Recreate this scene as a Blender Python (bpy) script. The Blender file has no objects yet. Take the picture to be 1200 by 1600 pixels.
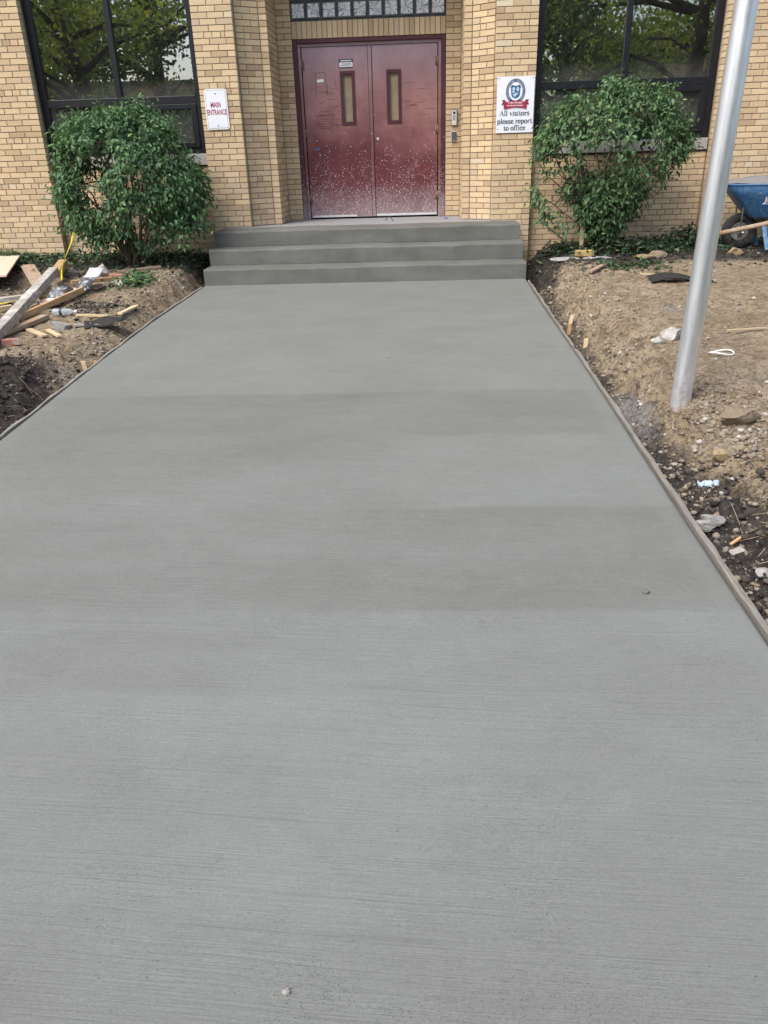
import bpy, bmesh, math, random
import numpy as np
from mathutils import Vector, Matrix

random.seed(7)
rng = np.random.default_rng(7)
R = math.radians
scene = bpy.context.scene
col = scene.collection

# ------------------------------------------------------------------ camera
cam_d = bpy.data.cameras.new('camera')
cam = bpy.data.objects.new('camera', cam_d)
col.objects.link(cam)
CX, CY, CZ, YAW, PITCH, ROLL, FPX = 0.6343, -10.8122, 1.377, 0.0531, 0.4365, -0.0314, 1198.27
cam.location = (CX, CY, CZ)
_f = Vector((-math.sin(YAW) * math.cos(PITCH), math.cos(YAW) * math.cos(PITCH), -math.sin(PITCH)))
_r0 = Vector((math.cos(YAW), math.sin(YAW), 0))
_u0 = _r0.cross(_f)
_rr = math.cos(ROLL) * _r0 + math.sin(ROLL) * _u0
_uu = -math.sin(ROLL) * _r0 + math.cos(ROLL) * _u0
cam.rotation_euler = Matrix((_rr, _uu, -_f)).transposed().to_euler()
cam_d.sensor_fit = 'VERTICAL'
cam_d.sensor_height = 24.0
cam_d.lens = 24.0 * FPX / 1600.0
cam_d.clip_start = 0.05
cam_d.clip_end = 2000
scene.camera = cam

# ------------------------------------------------------------------ sky, sun, exposure
SUN_EL, SUN_AZ = R(54), R(-136)          # a veiled sun high over the trees in front of the building, to its left
world = bpy.data.worlds.new('World')
scene.world = world
world.use_nodes = True
wn = world.node_tree
wn.nodes.clear()
sky = wn.nodes.new('ShaderNodeTexSky')
sky.sky_type = 'NISHITA'
sky.sun_disc = False
sky.sun_elevation = SUN_EL
sky.sun_rotation = SUN_AZ
sky.air_density = 1.0
sky.dust_density = 3.5
sky.ozone_density = 0.6
bg = wn.nodes.new('ShaderNodeBackground')
bg.inputs['Strength'].default_value = 0.15
wo = wn.nodes.new('ShaderNodeOutputWorld')
wn.links.new(sky.outputs[0], bg.inputs[0])
wn.links.new(bg.outputs[0], wo.inputs[0])
sun_d = bpy.data.lights.new('sun', 'SUN')
sun_d.energy = 1.5
sun_d.angle = R(32)
sun_d.color = (1.0, 0.965, 0.92)
sun = bpy.data.objects.new('sun', sun_d)
col.objects.link(sun)
_sd = Vector((math.sin(SUN_AZ) * math.cos(SUN_EL), math.cos(SUN_AZ) * math.cos(SUN_EL), math.sin(SUN_EL)))
sun.rotation_euler = (-_sd).to_track_quat('-Z', 'Y').to_euler()
sun.location = (0, 30, 40)
vs = scene.view_settings
vs.view_transform = 'Standard'
vs.look = 'None'
vs.exposure = 0.92
vs.gamma = 1.0
vs.use_curve_mapping = False
scene.cycles.max_bounces = 7
scene.cycles.diffuse_bounces = 4
scene.cycles.transparent_max_bounces = 8

# ------------------------------------------------------------------ scene tree helpers
def tag(o, label=None, cat=None, group=None, kind=None):
    if label: o['label'] = label
    if cat: o['category'] = cat
    if group: o['group'] = group
    if kind: o['kind'] = kind
    return o

def empty(name, loc=(0, 0, 0), rz=0.0):
    o = bpy.data.objects.new(name, None)
    o.empty_display_size = 0.2
    col.objects.link(o)
    o.location = loc
    o.rotation_euler = (0, 0, rz)
    return o

def link_mesh(name, me, m, parent=None):
    o = bpy.data.objects.new(name, me)
    col.objects.link(o)
    if m is not None and len(me.materials) == 0:
        for mm in (m if isinstance(m, (list, tuple)) else [m]):
            me.materials.append(mm)
    if parent is not None:
        o.parent = parent
    return o

class MB:
    def __init__(s):
        s.v = []; s.f = []; s.r = []; s.m = []; s.mi = 0
    def add(s, vs_, fs_, rnd=None):
        b = len(s.v)
        s.v.extend(tuple(p) for p in vs_)
        s.f.extend(tuple(b + i for i in f) for f in fs_)
        s.m.extend([s.mi] * len(fs_))
        r = random.random() if rnd is None else rnd
        s.r.extend([r] * len(vs_))
        return b
    def obox(s, o, a, b, c, rnd=None, skip=()):
        """box from corner o with edge vectors a, b, c (right handed)"""
        o, a, b, c = Vector(o), Vector(a), Vector(b), Vector(c)
        P = [o, o + a, o + a + b, o + b, o + c, o + a + c, o + a + b + c, o + b + c]
        F = [(0, 3, 2, 1), (4, 5, 6, 7), (0, 1, 5, 4), (1, 2, 6, 5), (2, 3, 7, 6), (3, 0, 4, 7)]
        s.add(P, [f for i, f in enumerate(F) if i not in skip], rnd)
    def box(s, c, d, rz=0.0, rx=0.0, ry=0.0, rnd=None):
        M = Matrix.Rotation(rz, 3, 'Z') @ Matrix.Rotation(ry, 3, 'Y') @ Matrix.Rotation(rx, 3, 'X')
        a, b, e = M @ Vector((d[0], 0, 0)), M @ Vector((0, d[1], 0)), M @ Vector((0, 0, d[2]))
        s.obox(Vector(c) - (a + b + e) / 2, a, b, e, rnd)
    def ext(s, x0, x1, y0, y1, z0, z1, rnd=None):
        s.obox((x0, y0, z0), (x1 - x0, 0, 0), (0, y1 - y0, 0), (0, 0, z1 - z0), rnd)
    def prism(s, poly, z0, z1, rnd=None):
        n = len(poly)
        P = [(x, y, z0) for x, y in poly] + [(x, y, z1) for x, y in poly]
        F = [tuple(range(n - 1, -1, -1)), tuple(range(n, 2 * n))]
        F += [(i, (i + 1) % n, n + (i + 1) % n, n + i) for i in range(n)]
        s.add(P, F, rnd)
    def tube(s, pts, rad, n=8, cap=True, rnd=None):
        pts = [Vector(p) for p in pts]
        if not isinstance(rad, (list, tuple)): rad = [rad] * len(pts)
        V = []; F = []
        ref = None
        for i, p in enumerate(pts):
            t = (pts[min(i + 1, len(pts) - 1)] - pts[max(i - 1, 0)]).normalized()
            if ref is None:
                ref = Vector((1, 0, 0)) if abs(t.x) < .8 else Vector((0, 1, 0))
            u = (ref - t * ref.dot(t)).normalized()
            w = t.cross(u)
            ref = u
            for k in range(n):
                a = 2 * math.pi * k / n
                V.append(p + (u * math.cos(a) + w * math.sin(a)) * rad[i])
        for i in range(len(pts) - 1):
            for k in range(n):
                k2 = (k + 1) % n
                F.append((i * n + k, i * n + k2, (i + 1) * n + k2, (i + 1) * n + k))
        if cap:
            F.append(tuple(range(n - 1, -1, -1)))
            F.append(tuple((len(pts) - 1) * n + k for k in range(n)))
        s.add(V, F, rnd)
    def mesh(s, name, smooth=False):
        me = bpy.data.meshes.new(name)
        me.from_pydata(s.v, [], s.f)
        if any(s.m):
            me.polygons.foreach_set('material_index', s.m)
        a = me.attributes.new('rnd', 'FLOAT', 'POINT')
        a.data.foreach_set('value', s.r)
        if smooth:
            me.polygons.foreach_set('use_smooth', [True] * len(me.polygons))
        me.update()
        return me
    def build(s, name, m, parent=None, smooth=False, bevel=0.0, seg=2):
        me = s.mesh(name, smooth)
        o = link_mesh(name, me, m, parent)
        if bevel:
            bv = o.modifiers.new('bevel', 'BEVEL')
            bv.width = bevel; bv.segments = seg; bv.limit_method = 'ANGLE'; bv.angle_limit = R(40)
        return o

def np_mesh(name, V, F, attrs=None, smooth=False):
    """V (n,3), F (m,k) equal-sided faces"""
    V = np.asarray(V, np.float32); F = np.asarray(F, np.int32)
    me = bpy.data.meshes.new(name)
    m, k = F.shape
    me.vertices.add(len(V)); me.vertices.foreach_set('co', V.ravel())
    me.loops.add(m * k); me.loops.foreach_set('vertex_index', F.ravel())
    me.polygons.add(m)
    me.polygons.foreach_set('loop_start', np.arange(0, m * k, k, dtype=np.int32))
    if smooth: me.polygons.foreach_set('use_smooth', np.ones(m, bool))
    for an, av in (attrs or {}).items():
        a = me.attributes.new(an, 'FLOAT', 'POINT')
        a.data.foreach_set('value', np.asarray(av, np.float32).ravel())
    me.update(calc_edges=True)
    me.validate()
    return me

# ------------------------------------------------------------------ material helpers
class NT:
    def __init__(s, name):
        s.mat = bpy.data.materials.new(name); s.mat.use_nodes = True
        s.t = s.mat.node_tree; s.t.nodes.clear()
        s.out = s.t.nodes.new('ShaderNodeOutputMaterial')
    def n(s, typ, **kw):
        nd = s.t.nodes.new('ShaderNode' + typ)
        for k, v in kw.items(): setattr(nd, k, v)
        return nd
    def set(s, sock, v):
        if isinstance(v, bpy.types.NodeSocket): s.t.links.new(v, sock)
        elif v is not None:
            if sock.type == 'RGBA' and not isinstance(v, (int, float)) and len(v) == 3: v = (*v, 1)
            sock.default_value = v
    def pos(s): return s.n('NewGeometry').outputs['Position']
    def obj(s): return s.n('TexCoord').outputs['Object']
    def scale(s, vec, sc):
        m = s.n('VectorMath', operation='MULTIPLY'); s.set(m.inputs[0], vec); m.inputs[1].default_value = sc; return m.outputs[0]
    def noise(s, vec, scale, detail=3, rough=.55, dist=0.0):
        m = s.n('TexNoise'); s.set(m.inputs['Vector'], vec); m.inputs['Scale'].default_value = scale
        m.inputs['Detail'].default_value = detail; m.inputs['Roughness'].default_value = rough; m.inputs['Distortion'].default_value = dist
        return m.outputs['Fac']
    def vor(s, vec, scale, feature='F1', out='Distance', rnd=1.0):
        m = s.n('TexVoronoi', feature=feature); s.set(m.inputs['Vector'], vec); m.inputs['Scale'].default_value = scale
        m.inputs['Randomness'].default_value = rnd
        return m.outputs[out]
    def math(s, op, a, b=0.0, c=None, clamp=False):
        m = s.n('Math', operation=op, use_clamp=clamp); s.set(m.inputs[0], a); s.set(m.inputs[1], b)
        if c is not None: s.set(m.inputs[2], c)
        return m.outputs[0]
    def mr(s, v, a, b, c=0.0, d=1.0, smooth=False):
        m = s.n('MapRange', interpolation_type='SMOOTHSTEP' if smooth else 'LINEAR'); m.clamp = True
        s.set(m.inputs[0], v); s.set(m.inputs[1], a); s.set(m.inputs[2], b); s.set(m.inputs[3], c); s.set(m.inputs[4], d)
        return m.outputs[0]
    def mix(s, fac, a, b, mode='MIX'):
        m = s.n('Mix', data_type='RGBA', blend_type=mode); s.set(m.inputs['Factor'], fac)
        s.set(m.inputs[6], a); s.set(m.inputs[7], b); return m.outputs[2]
    def ramp(s, fac, stops, interp='LINEAR'):
        m = s.n('ValToRGB'); s.set(m.inputs[0], fac); cr = m.color_ramp; cr.interpolation = interp
        while len(cr.elements) < len(stops): cr.elements.new(0.5)
        for e, (p, c_) in zip(cr.elements, stops):
            e.position = p; e.color = (*c_, 1) if len(c_) == 3 else c_
        return m.outputs[0]
    def sep(s, vec):
        m = s.n('SeparateXYZ'); s.set(m.inputs[0], vec); return m.outputs
    def comb(s, x, y, z):
        m = s.n('CombineXYZ'); s.set(m.inputs[0], x); s.set(m.inputs[1], y); s.set(m.inputs[2], z); return m.outputs[0]
    def attr(s, name): return s.n('Attribute', attribute_name=name).outputs['Fac']
    def bump(s, h, strength=.3, dist=.01, normal=None):
        m = s.n('Bump'); m.inputs['Strength'].default_value = strength; m.inputs['Distance'].default_value = dist
        s.set(m.inputs['Height'], h)
        if normal is not None: s.set(m.inputs['Normal'], normal)
        return m.outputs[0]
    def val(s, v, k):     # colour times a value
        m = s.n('HueSaturation'); s.set(m.inputs['Value'], k); s.set(m.inputs['Color'], v); return m.outputs[0]
    def pbr(s, base, rough=.6, normal=None, metal=0.0, spec=.5, **kw):
        p = s.n('BsdfPrincipled')
        s.set(p.inputs['Base Color'], base); s.set(p.inputs['Roughness'], rough); s.set(p.inputs['Metallic'], metal)
        p.inputs['Specular IOR Level'].default_value = spec
        if normal is not None: s.set(p.inputs['Normal'], normal)
        for k, v in kw.items(): s.set(p.inputs[k], v)
        s.t.links.new(p.outputs[0], s.out.inputs[0])
        return p

def simple(name, c, rough=.6, var=.18, scale=30, bump=.15, metal=0.0, spec=.4, dist=.004, c2=None):
    t = NT(name); P = t.pos()
    f = t.noise(P, scale, 5, .6)
    base = t.mix(t.mr(f, .3, .7), tuple(x * (1 - var) for x in c), tuple(min(1, x * (1 + var)) for x in c))
    if c2 is not None:
        base = t.mix(t.mr(t.noise(P, scale * .27, 4, .65), .5, .68), base, c2)
    t.pbr(base, t.mr(f, 0, 1, rough - .08, rough + .08), t.bump(t.noise(P, scale * 3, 4), bump, dist), metal, spec)
    return t.mat

def wood(name, c1, c2, axis_scale=(30, 30, 3), rough=.75, dirt=None, amt=.5):
    t = NT(name); O = t.obj()
    g = t.noise(t.scale(O, axis_scale), 2.2, 6, .65, .6)
    base = t.ramp(g, [(.3, c1), (.68, c2)])
    rv = t.n('ObjectInfo').outputs['Random']
    base = t.val(base, t.mr(rv, 0, 1, .85, 1.15))
    if dirt is not None:
        base = t.mix(t.mr(t.noise(O, 7, 5, .7), .5, .62, 0, amt), base, dirt)
    t.pbr(base, rough, t.bump(g, .35, .004), 0, .3)
    return t.mat

# ------------------------------------------------------------------ materials
M = {}
def brick_mat(name, hue=(0, 0, 0)):
    t = NT(name); P = t.pos()
    rv = t.math('FRACT', t.math('ADD', t.attr('rnd'), t.n('ObjectInfo').outputs['Random']))
    base = t.ramp(rv, [(0, (0.409, 0.298, 0.184)), (.12, (0.499, 0.373, 0.226)), (.4, (0.601, 0.466, 0.290)), (.62, (0.646, 0.501, 0.308)),
                       (.8, (0.555, 0.443, 0.267)), (.9, (0.590, 0.420, 0.267)), (.97, (0.499, 0.391, 0.267)), (1, (0.636, 0.560, 0.397))])
    f1 = t.noise(t.scale(P, (1, 1, 2.5)), 26, 5, .6)
    base = t.mix(t.mr(f1, .35, .75, 0, .35), base, (.38, .275, .165))
    z = t.sep(P)[2]
    # splashed concrete and rain-washed grime on the lowest courses
    low = t.math('MULTIPLY', t.mr(z, .5, 1.5, 1, 0), t.mr(t.noise(P, 5, 5, .7), .42, .62))
    base = t.mix(t.math('MULTIPLY', low, .5), base, (.44, .37, .30))
    spk = t.math('MULTIPLY', t.mr(t.vor(P, 95), .10, .18, 1, 0), t.mr(z, .15, 1.3, .8, 0))
    spk = t.math('MULTIPLY', spk, t.mr(t.noise(P, 6, 3), .45, .6))
    base = t.mix(spk, base, (.62, .58, .52))
    fine = t.noise(P, 210, 4, .6)
    t.pbr(base, .82, t.bump(fine, .35, .003), 0, .28)
    return t.mat
M['brick'] = brick_mat('buff_brick')
t = NT('mortar'); P = t.pos()
f = t.noise(P, 60, 5, .6)
b = t.mix(t.mr(f, .3, .7), (.245, .188, .148), (.34, .27, .215))
z = t.sep(P)[2]
b = t.mix(t.math('MULTIPLY', t.mr(z, .5, 1.0, 1, 0), t.mr(t.noise(P, 4, 4), .4, .6, 0, .7)), b, (.40, .34, .28))
t.pbr(b, .95, t.bump(t.noise(P, 180, 4), .5, .006), 0, .15); M['mortar'] = t.mat

# far brick walls, seen only mirrored in the glass or from beside
t = NT('wall_brick_far'); P = t.sep(t.pos())
bt = t.n('TexBrick'); t.set(bt.inputs['Vector'], t.comb(t.math('ADD', P[0], P[1]), P[2], 0.0))
bt.inputs['Scale'].default_value = 1; bt.inputs['Brick Width'].default_value = .203; bt.inputs['Row Height'].default_value = .0677
bt.inputs['Mortar Size'].default_value = .006
for k, c_ in (('Color1', (.56, .38, .19)), ('Color2', (.48, .32, .155)), ('Mortar', (.2, .14, .1))): bt.inputs[k].default_value = (*c_, 1)
t.pbr(bt.outputs[0], .85, None, 0, .2); M['brick_far'] = t.mat
t = NT('house_brick'); P = t.sep(t.pos())
bt = t.n('TexBrick'); t.set(bt.inputs['Vector'], t.comb(t.math('ADD', P[0], P[1]), P[2], 0.0))
bt.inputs['Scale'].default_value = 1; bt.inputs['Brick Width'].default_value = .21; bt.inputs['Row Height'].default_value = .075
bt.inputs['Mortar Size'].default_value = .008
for k, c_ in (('Color1', (.60, .30, .15)), ('Color2', (.52, .24, .11)), ('Mortar', (.45, .38, .30))): bt.inputs[k].default_value = (*c_, 1)
t.pbr(bt.outputs[0], .85, None, 0, .2); M['house_brick'] = t.mat

# fresh broom-finished concrete of the path
def concrete_path():
    t = NT('broomed_concrete'); P = t.pos(); S = t.sep(P)
    x, y = S[0], S[1]
    wob = t.math('MULTIPLY', t.math('SUBTRACT', t.noise(t.scale(P, (.8, .05, 0)), 1.0, 3, .6), .5), .13)
    yy = t.math('ADD', y, wob)
    yy = t.math('ADD', yy, t.math('MULTIPLY', x, -.012))
    ragged = t.math('MULTIPLY', t.math('SUBTRACT', t.noise(t.scale(P, (6, 14, 0)), 2.0, 4, .65), .5), .05)
    yy = t.math('ADD', yy, ragged)
    tone = None
    # (y of the edge, softness, change of tone walking away from the building, side where it is strong)
    bands = [(-2.75, .5, .03, None), (-4.2, .6, .02, None), (-5.50, .03, -.115, None), (-6.35, .03, .115, 'R'), (-6.75, .14, .085, 'L'),
             (-7.33, .025, -.12, 'R'), (-7.95, .30, -.09, 'L'), (-8.15, .12, .11, 'L'), (-8.22, .03, .13, 'R'),
             (-8.70, .03, .06, 'L'), (-9.2, .3, -.03, None), (-9.60, .25, -.10, None)]
    for (yb, w, a, side) in bands:
        e = t.mr(yy, yb + w, yb - w, 0, a, True)
        if side == 'R': e = t.math('MULTIPLY', e, t.mr(x, -.2, .9, 0.12, 1, True))
        if side == 'L': e = t.math('MULTIPLY', e, t.mr(x, -.1, .9, 1, .15, True))
        tone = e if tone is None else t.math('ADD', tone, e)
    # broom strokes: long lines across the path, bowed a little
    bow = t.math('ADD', y, t.math('MULTIPLY', t.math('SINE', t.math('MULTIPLY', x, 1.3)), .018))
    bow = t.math('ADD', bow, t.math('MULTIPLY', x, .045))
    bow = t.math('ADD', bow, t.math('MULTIPLY', t.math('SUBTRACT', t.noise(t.scale(P, (.9, .9, 0)), 1.0, 2), .5), .05))
    L = lambda fx, fy, oz, d, r: t.noise(t.comb(t.math('MULTIPLY', x, fx), t.math('MULTIPLY', bow, fy), oz), 1.0, d, r)
    str1 = L(.8, 75, 0.0, 6, .68)
    str2 = L(.45, 15, 3.0, 5, .6)
    str3 = L(3.0, 210, 9.0, 3, .6)
    str4 = L(9.0, 120, 14.0, 4, .65)
    line = t.mr(t.math('ABSOLUTE', t.math('SUBTRACT', L(.16, 9, 21.0, 2, .5), .5)), .0, .016, 1, 0)
    line = t.math('MULTIPLY', line, t.mr(t.noise(t.scale(P, (1.2, 2, 0)), 1.0, 3), .45, .6))
    blot = t.noise(t.scale(P, (.8, 1.6, 0)), 1.4, 6, .6)
    mott = t.noise(t.scale(P, (1, 1.4, 1)), 9, 6, .68)
    grain = t.noise(P, 380, 4, .8)
    grit = t.noise(t.scale(P, (1, 1.3, 1)), 95, 4, .75)
    k = t.math('ADD', 1.0, tone)
    for (v, amt) in ((str1, .17), (str2, .10), (str3, .10), (str4, .22), (blot, .34), (mott, .20), (grain, .85), (grit, .65)):
        k = t.math('ADD', k, t.math('MULTIPLY', t.math('SUBTRACT', v, .5), amt))
    cool = t.mr(t.math('ADD', tone, t.math('MULTIPLY', t.math('SUBTRACT', blot, .5), .5)), -.12, .14)
    edge = t.math('MAXIMUM', t.mr(x, 1.765, 1.80, 0, 1), t.mr(x, -1.90, -1.935, 0, 1))
    k = t.math('ADD', t.math('MULTIPLY', t.math('SUBTRACT', k, 1.0), t.mr(edge, 0, 1, 1, .62)), t.mr(edge, 0, 1, 1, 1.035))
    base = t.mix(cool, (.163, .171, .157), (.162, .175, .166))
    base = t.val(base, k)
    # scored broom lines and small air holes
    score = t.math('MULTIPLY', t.mr(str1, .34, .22, 0, 1), t.mr(t.noise(t.scale(P, (2.5, 5, 0)), 1.3, 3), .42, .58))
    base = t.mix(t.math('MAXIMUM', t.math('MULTIPLY', score, .17), t.math('MULTIPLY', line, .14)), base, (.085, .085, .083))
    pitmask = t.mr(t.noise(t.scale(P, (1.1, 1.7, 0)), 1.6, 4, .6), .46, .64)
    pit = t.math('MULTIPLY', t.mr(t.vor(t.scale(P, (1, 1.6, 1)), 105), .12, .24, 1, 0), pitmask)
    pit2 = t.math('MULTIPLY', t.mr(t.vor(t.scale(P, (.8, 1.6, 1)), 30), .045, .085, 1, 0), t.mr(blot, .42, .6))
    pits = t.math('MAXIMUM', pit, pit2)
    base = t.mix(t.math('MULTIPLY', pits, .55), base, (.07, .07, .068))
    h = t.math('ADD', t.math('MULTIPLY', str1, .55), t.math('MULTIPLY', str3, .35))
    h = t.math('ADD', h, t.math('MULTIPLY', grain, .3))
    h = t.math('ADD', h, t.math('MULTIPLY', grit, .3))
    h = t.math('SUBTRACT', h, t.math('MULTIPLY', t.math('MAXIMUM', pits, t.math('MULTIPLY', line, .2)), .6))
    t.pbr(base, t.mr(str2, .3, .7, .62, .78), t.bump(h, .8, .006), 0, .38)
    return t.mat
M['path'] = concrete_path()

def concrete(name, c, var=.12, warm=None, streak=True, spec=.35, rough=.75):
    t = NT(name); P = t.pos()
    f = t.noise(t.scale(P, (1.2, 1.2, 3)), 1.6, 6, .62)
    g = t.noise(P, 300, 4, .7)
    s_ = t.noise(t.scale(P, (1.0, 60, 60)), 1.2, 5, .6)
    k = t.math('ADD', 1.0, t.math('MULTIPLY', t.math('SUBTRACT', f, .5), var * 2.4))
    k = t.math('ADD', k, t.math('MULTIPLY', t.math('SUBTRACT', g, .5), .2))
    k = t.math('ADD', k, t.math('MULTIPLY', t.math('SUBTRACT', s_, .5), .12))
    base = t.val(t.mix(f, c, warm or c), k)
    pit = t.math('MULTIPLY', t.mr(t.vor(P, 60), .06, .12, 1, 0), t.mr(f, .45, .6))
    base = t.mix(t.math('MULTIPLY', pit, .45), base, (.07, .07, .066))
    h = t.math('ADD', t.math('MULTIPLY', g, .4), t.math('MULTIPLY', s_, .4 if streak else .1))
    t.pbr(base, rough, t.bump(h, .4, .004), 0, spec)
    return t.mat
M['step'] = concrete('step_concrete', (.118, .120, .102), .38, (.136, .140, .133))
M['landing'] = concrete('old_landing_concrete', (.30, .305, .31), .25, (.21, .215, .22), False)
M['chunk'] = concrete('broken_concrete', (.25, .245, .23), .3, (.32, .315, .30), False)
M['sill'] = concrete('sill_stone', (.36, .34, .33), .12, (.30, .285, .28), False)

# soil
def soil():
    t = NT('bare_soil'); P = t.pos()
    dark = t.attr('dark'); gray = t.attr('gray'); green = t.attr('green')
    n1 = t.noise(P, 2.2, 6, .65); n2 = t.noise(P, 14, 6, .7); n3 = t.noise(P, 90, 5, .7)
    tan = t.ramp(n1, [(.28, (.23, .178, .115)), (.42, (.32, .254, .170)), (.56, (.38, .312, .215)), (.7, (.325, .28, .212)), (.8, (.39, .335, .25))])
    tan = t.mix(t.mr(n2, .50, .68, 0, .5), tan, (.175, .135, .10))
    n4 = t.noise(t.scale(P, (1, 2.2, 1)), 5.5, 6, .72, .4)
    tan = t.mix(t.mr(n4, .52, .66, 0, .7), tan, (.40, .335, .255))
    crack = t.mr(t.math('ABSOLUTE', t.math('SUBTRACT', t.noise(t.scale(P, (1, 1.6, 1)), 7, 5, .7), .5)), .0, .02, 1, 0)
    tan = t.mix(t.math('MULTIPLY', crack, .35), tan, (.11, .085, .062))
    peat = t.ramp(n2, [(.3, (.034, .030, .027)), (.55, (.074, .065, .057)), (.75, (.14, .122, .104))])
    dk = t.math('ADD', dark, t.math('MULTIPLY', t.math('SUBTRACT', n2, .5), .9))
    b = t.mix(t.mr(dk, .30, .62), tan, peat)
    cement = t.ramp(n3, [(.3, (.20, .19, .18)), (.7, (.34, .33, .31))])
    gy = t.math('ADD', gray, t.math('MULTIPLY', t.math('SUBTRACT', n2, .5), .8))
    b = t.mix(t.mr(gy, .35, .7, 0, .85), b, cement)
    grass = t.ramp(n3, [(.3, (.028, .05, .016)), (.7, (.07, .105, .035))])
    gr = t.math('ADD', green, t.math('MULTIPLY', t.math('SUBTRACT', n2, .5), .5))
    b = t.mix(t.mr(gr, .4, .65), b, grass)
    b = t.val(b, t.mr(n3, .25, .75, .68, 1.3))
    # pale grit
    grit = t.math('MULTIPLY', t.mr(t.vor(P, 85), .10, .2, 1, 0), t.mr(n2, .55, .66))
    b = t.mix(t.math('MULTIPLY', grit, .75), b, (.44, .37, .28))
    h = t.math('ADD', t.math('MULTIPLY', n2, 1.0), t.math('MULTIPLY', n3, .6))
    h = t.math('SUBTRACT', h, t.math('MULTIPLY', crack, .25))
    t.pbr(b, .95, t.bump(h, 1.0, .035), 0, .12)
    return t.mat
M['soil'] = soil()

def pebble_mat(name, stops):
    t = NT(name); P = t.pos()
    rv = t.math('FRACT', t.math('ADD', t.attr('rnd'), t.n('ObjectInfo').outputs['Random']))
    b = t.ramp(rv, stops)
    n = t.noise(P, 60, 5, .7)
    b = t.val(b, t.mr(n, .25, .75, .7, 1.25))
    t.pbr(b, .92, t.bump(n, .7, .012), 0, .18)
    return t.mat
M['pebble'] = pebble_mat('soil_clods', [(0, (.12, .094, .07)), (.3, (.20, .16, .12)), (.6, (.29, .24, .18)), (.85, (.27, .24, .205)), (.95, (.40, .375, .335)), (1, (.48, .46, .43))])
M['peat_clod'] = pebble_mat('peat_clods', [(0, (.026, .023, .021)), (.5, (.065, .057, .05)), (.85, (.13, .113, .095)), (1, (.26, .24, .21))])
M['rock_tan'] = pebble_mat('tan_rock', [(0, (.20, .16, .115)), (1, (.25, .20, .145))])
M['rock_yellow'] = pebble_mat('yellow_rock', [(0, (.27, .205, .12)), (1, (.32, .25, .155))])
M['rock_pale'] = pebble_mat('pale_rock', [(0, (.33, .31, .275)), (1, (.38, .36, .33))])

# leaves
def leaf_mat(name, stops, rough=.42, trans=.25, spec=.45):
    t = NT(name)
    rv = t.attr('rnd')
    c = t.ramp(rv, stops)
    P = t.pos()
    c = t.val(c, t.mr(t.noise(P, 9, 3), .3, .7, .8, 1.2))
    p = t.n('BsdfPrincipled'); t.set(p.inputs['Base Color'], c); p.inputs['Roughness'].default_value = rough
    p.inputs['Specular IOR Level'].default_value = spec
    tr = t.n('BsdfTranslucent'); t.set(tr.inputs[0], t.mix(.5, c, (.10, .16, .02), 'ADD'))
    mx = t.n('MixShader'); mx.inputs[0].default_value = trans
    t.t.links.new(p.outputs[0], mx.inputs[1]); t.t.links.new(tr.outputs[0], mx.inputs[2]); t.t.links.new(mx.outputs[0], t.out.inputs[0])
    return t.mat
M['leaf'] = leaf_mat('shrub_leaf', [(0, (0.035, 0.085, 0.041)), (.4, (0.064, 0.139, 0.063)), (.75, (0.105, 0.202, 0.083)), (.93, (0.158, 0.264, 0.094)), (1, (0.253, 0.293, 0.125))], .60, .2, .38)
M['leaf_pale'] = leaf_mat('shrub_leaf_pale', [(0, (0.041, 0.092, 0.041)), (.4, (0.072, 0.146, 0.065)), (.75, (0.125, 0.210, 0.090)), (.93, (0.175, 0.257, 0.104)), (1, (0.276, 0.270, 0.139))], .60, .22, .38)
M['litter'] = leaf_mat('cut_leaf', [(0, (.016, .035, .016)), (.5, (.032, .075, .034)), (.8, (.06, .11, .05)), (1, (.13, .13, .07))], .6, .1)
M['grass'] = leaf_mat('grass_blade', [(0, (.03, .06, .018)), (.6, (.06, .115, .03)), (1, (.13, .16, .05))], .6, .25)
M['tree_leaf'] = leaf_mat('tree_leaf', [(0, (0.075, 0.125, 0.019)), (.4, (0.150, 0.213, 0.031)), (.7, (0.300, 0.338, 0.050)), (1, (0.525, 0.450, 0.062))], .5, .5)
M['tree_leaf_dark'] = leaf_mat('tree_leaf_dark', [(0, (0.039, 0.078, 0.023)), (.5, (0.091, 0.143, 0.039)), (.85, (0.195, 0.234, 0.065)), (1, (0.416, 0.364, 0.065))], .5, .45)
M['twig'] = simple('twig_bark', (.13, .10, .075), .85, .35, 60, .4)
M['bark'] = simple('tree_bark', (.07, .055, .045), .9, .35, 14, .6, dist=.03)

# metals, paint, glass, boards, print
t = NT('galvanised_pole'); O = t.obj()
n = t.noise(t.scale(O, (9, 9, .9)), 3, 5, .6); n2 = t.noise(O, 60, 4)
b = t.mix(t.mr(n, .35, .65), (.66, .69, .73), (.88, .90, .93))
b = t.mix(t.mr(t.noise(t.scale(O, (40, 40, 2.5)), 2, 5, .7), .62, .72, 0, .2), b, (.55, .56, .57))
dirtz = t.math('MULTIPLY', t.mr(t.sep(O)[2], .0, .35, 1, 0), t.mr(t.noise(O, 30, 5, .7), .42, .6))
b = t.mix(t.math('MULTIPLY', dirtz, .6), b, (.33, .30, .25))
t.pbr(b, t.mr(n2, .3, .7, .36, .44), None, t.mr(dirtz, 0, 1, .9, .3), .5); M['pole'] = t.mat

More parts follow.
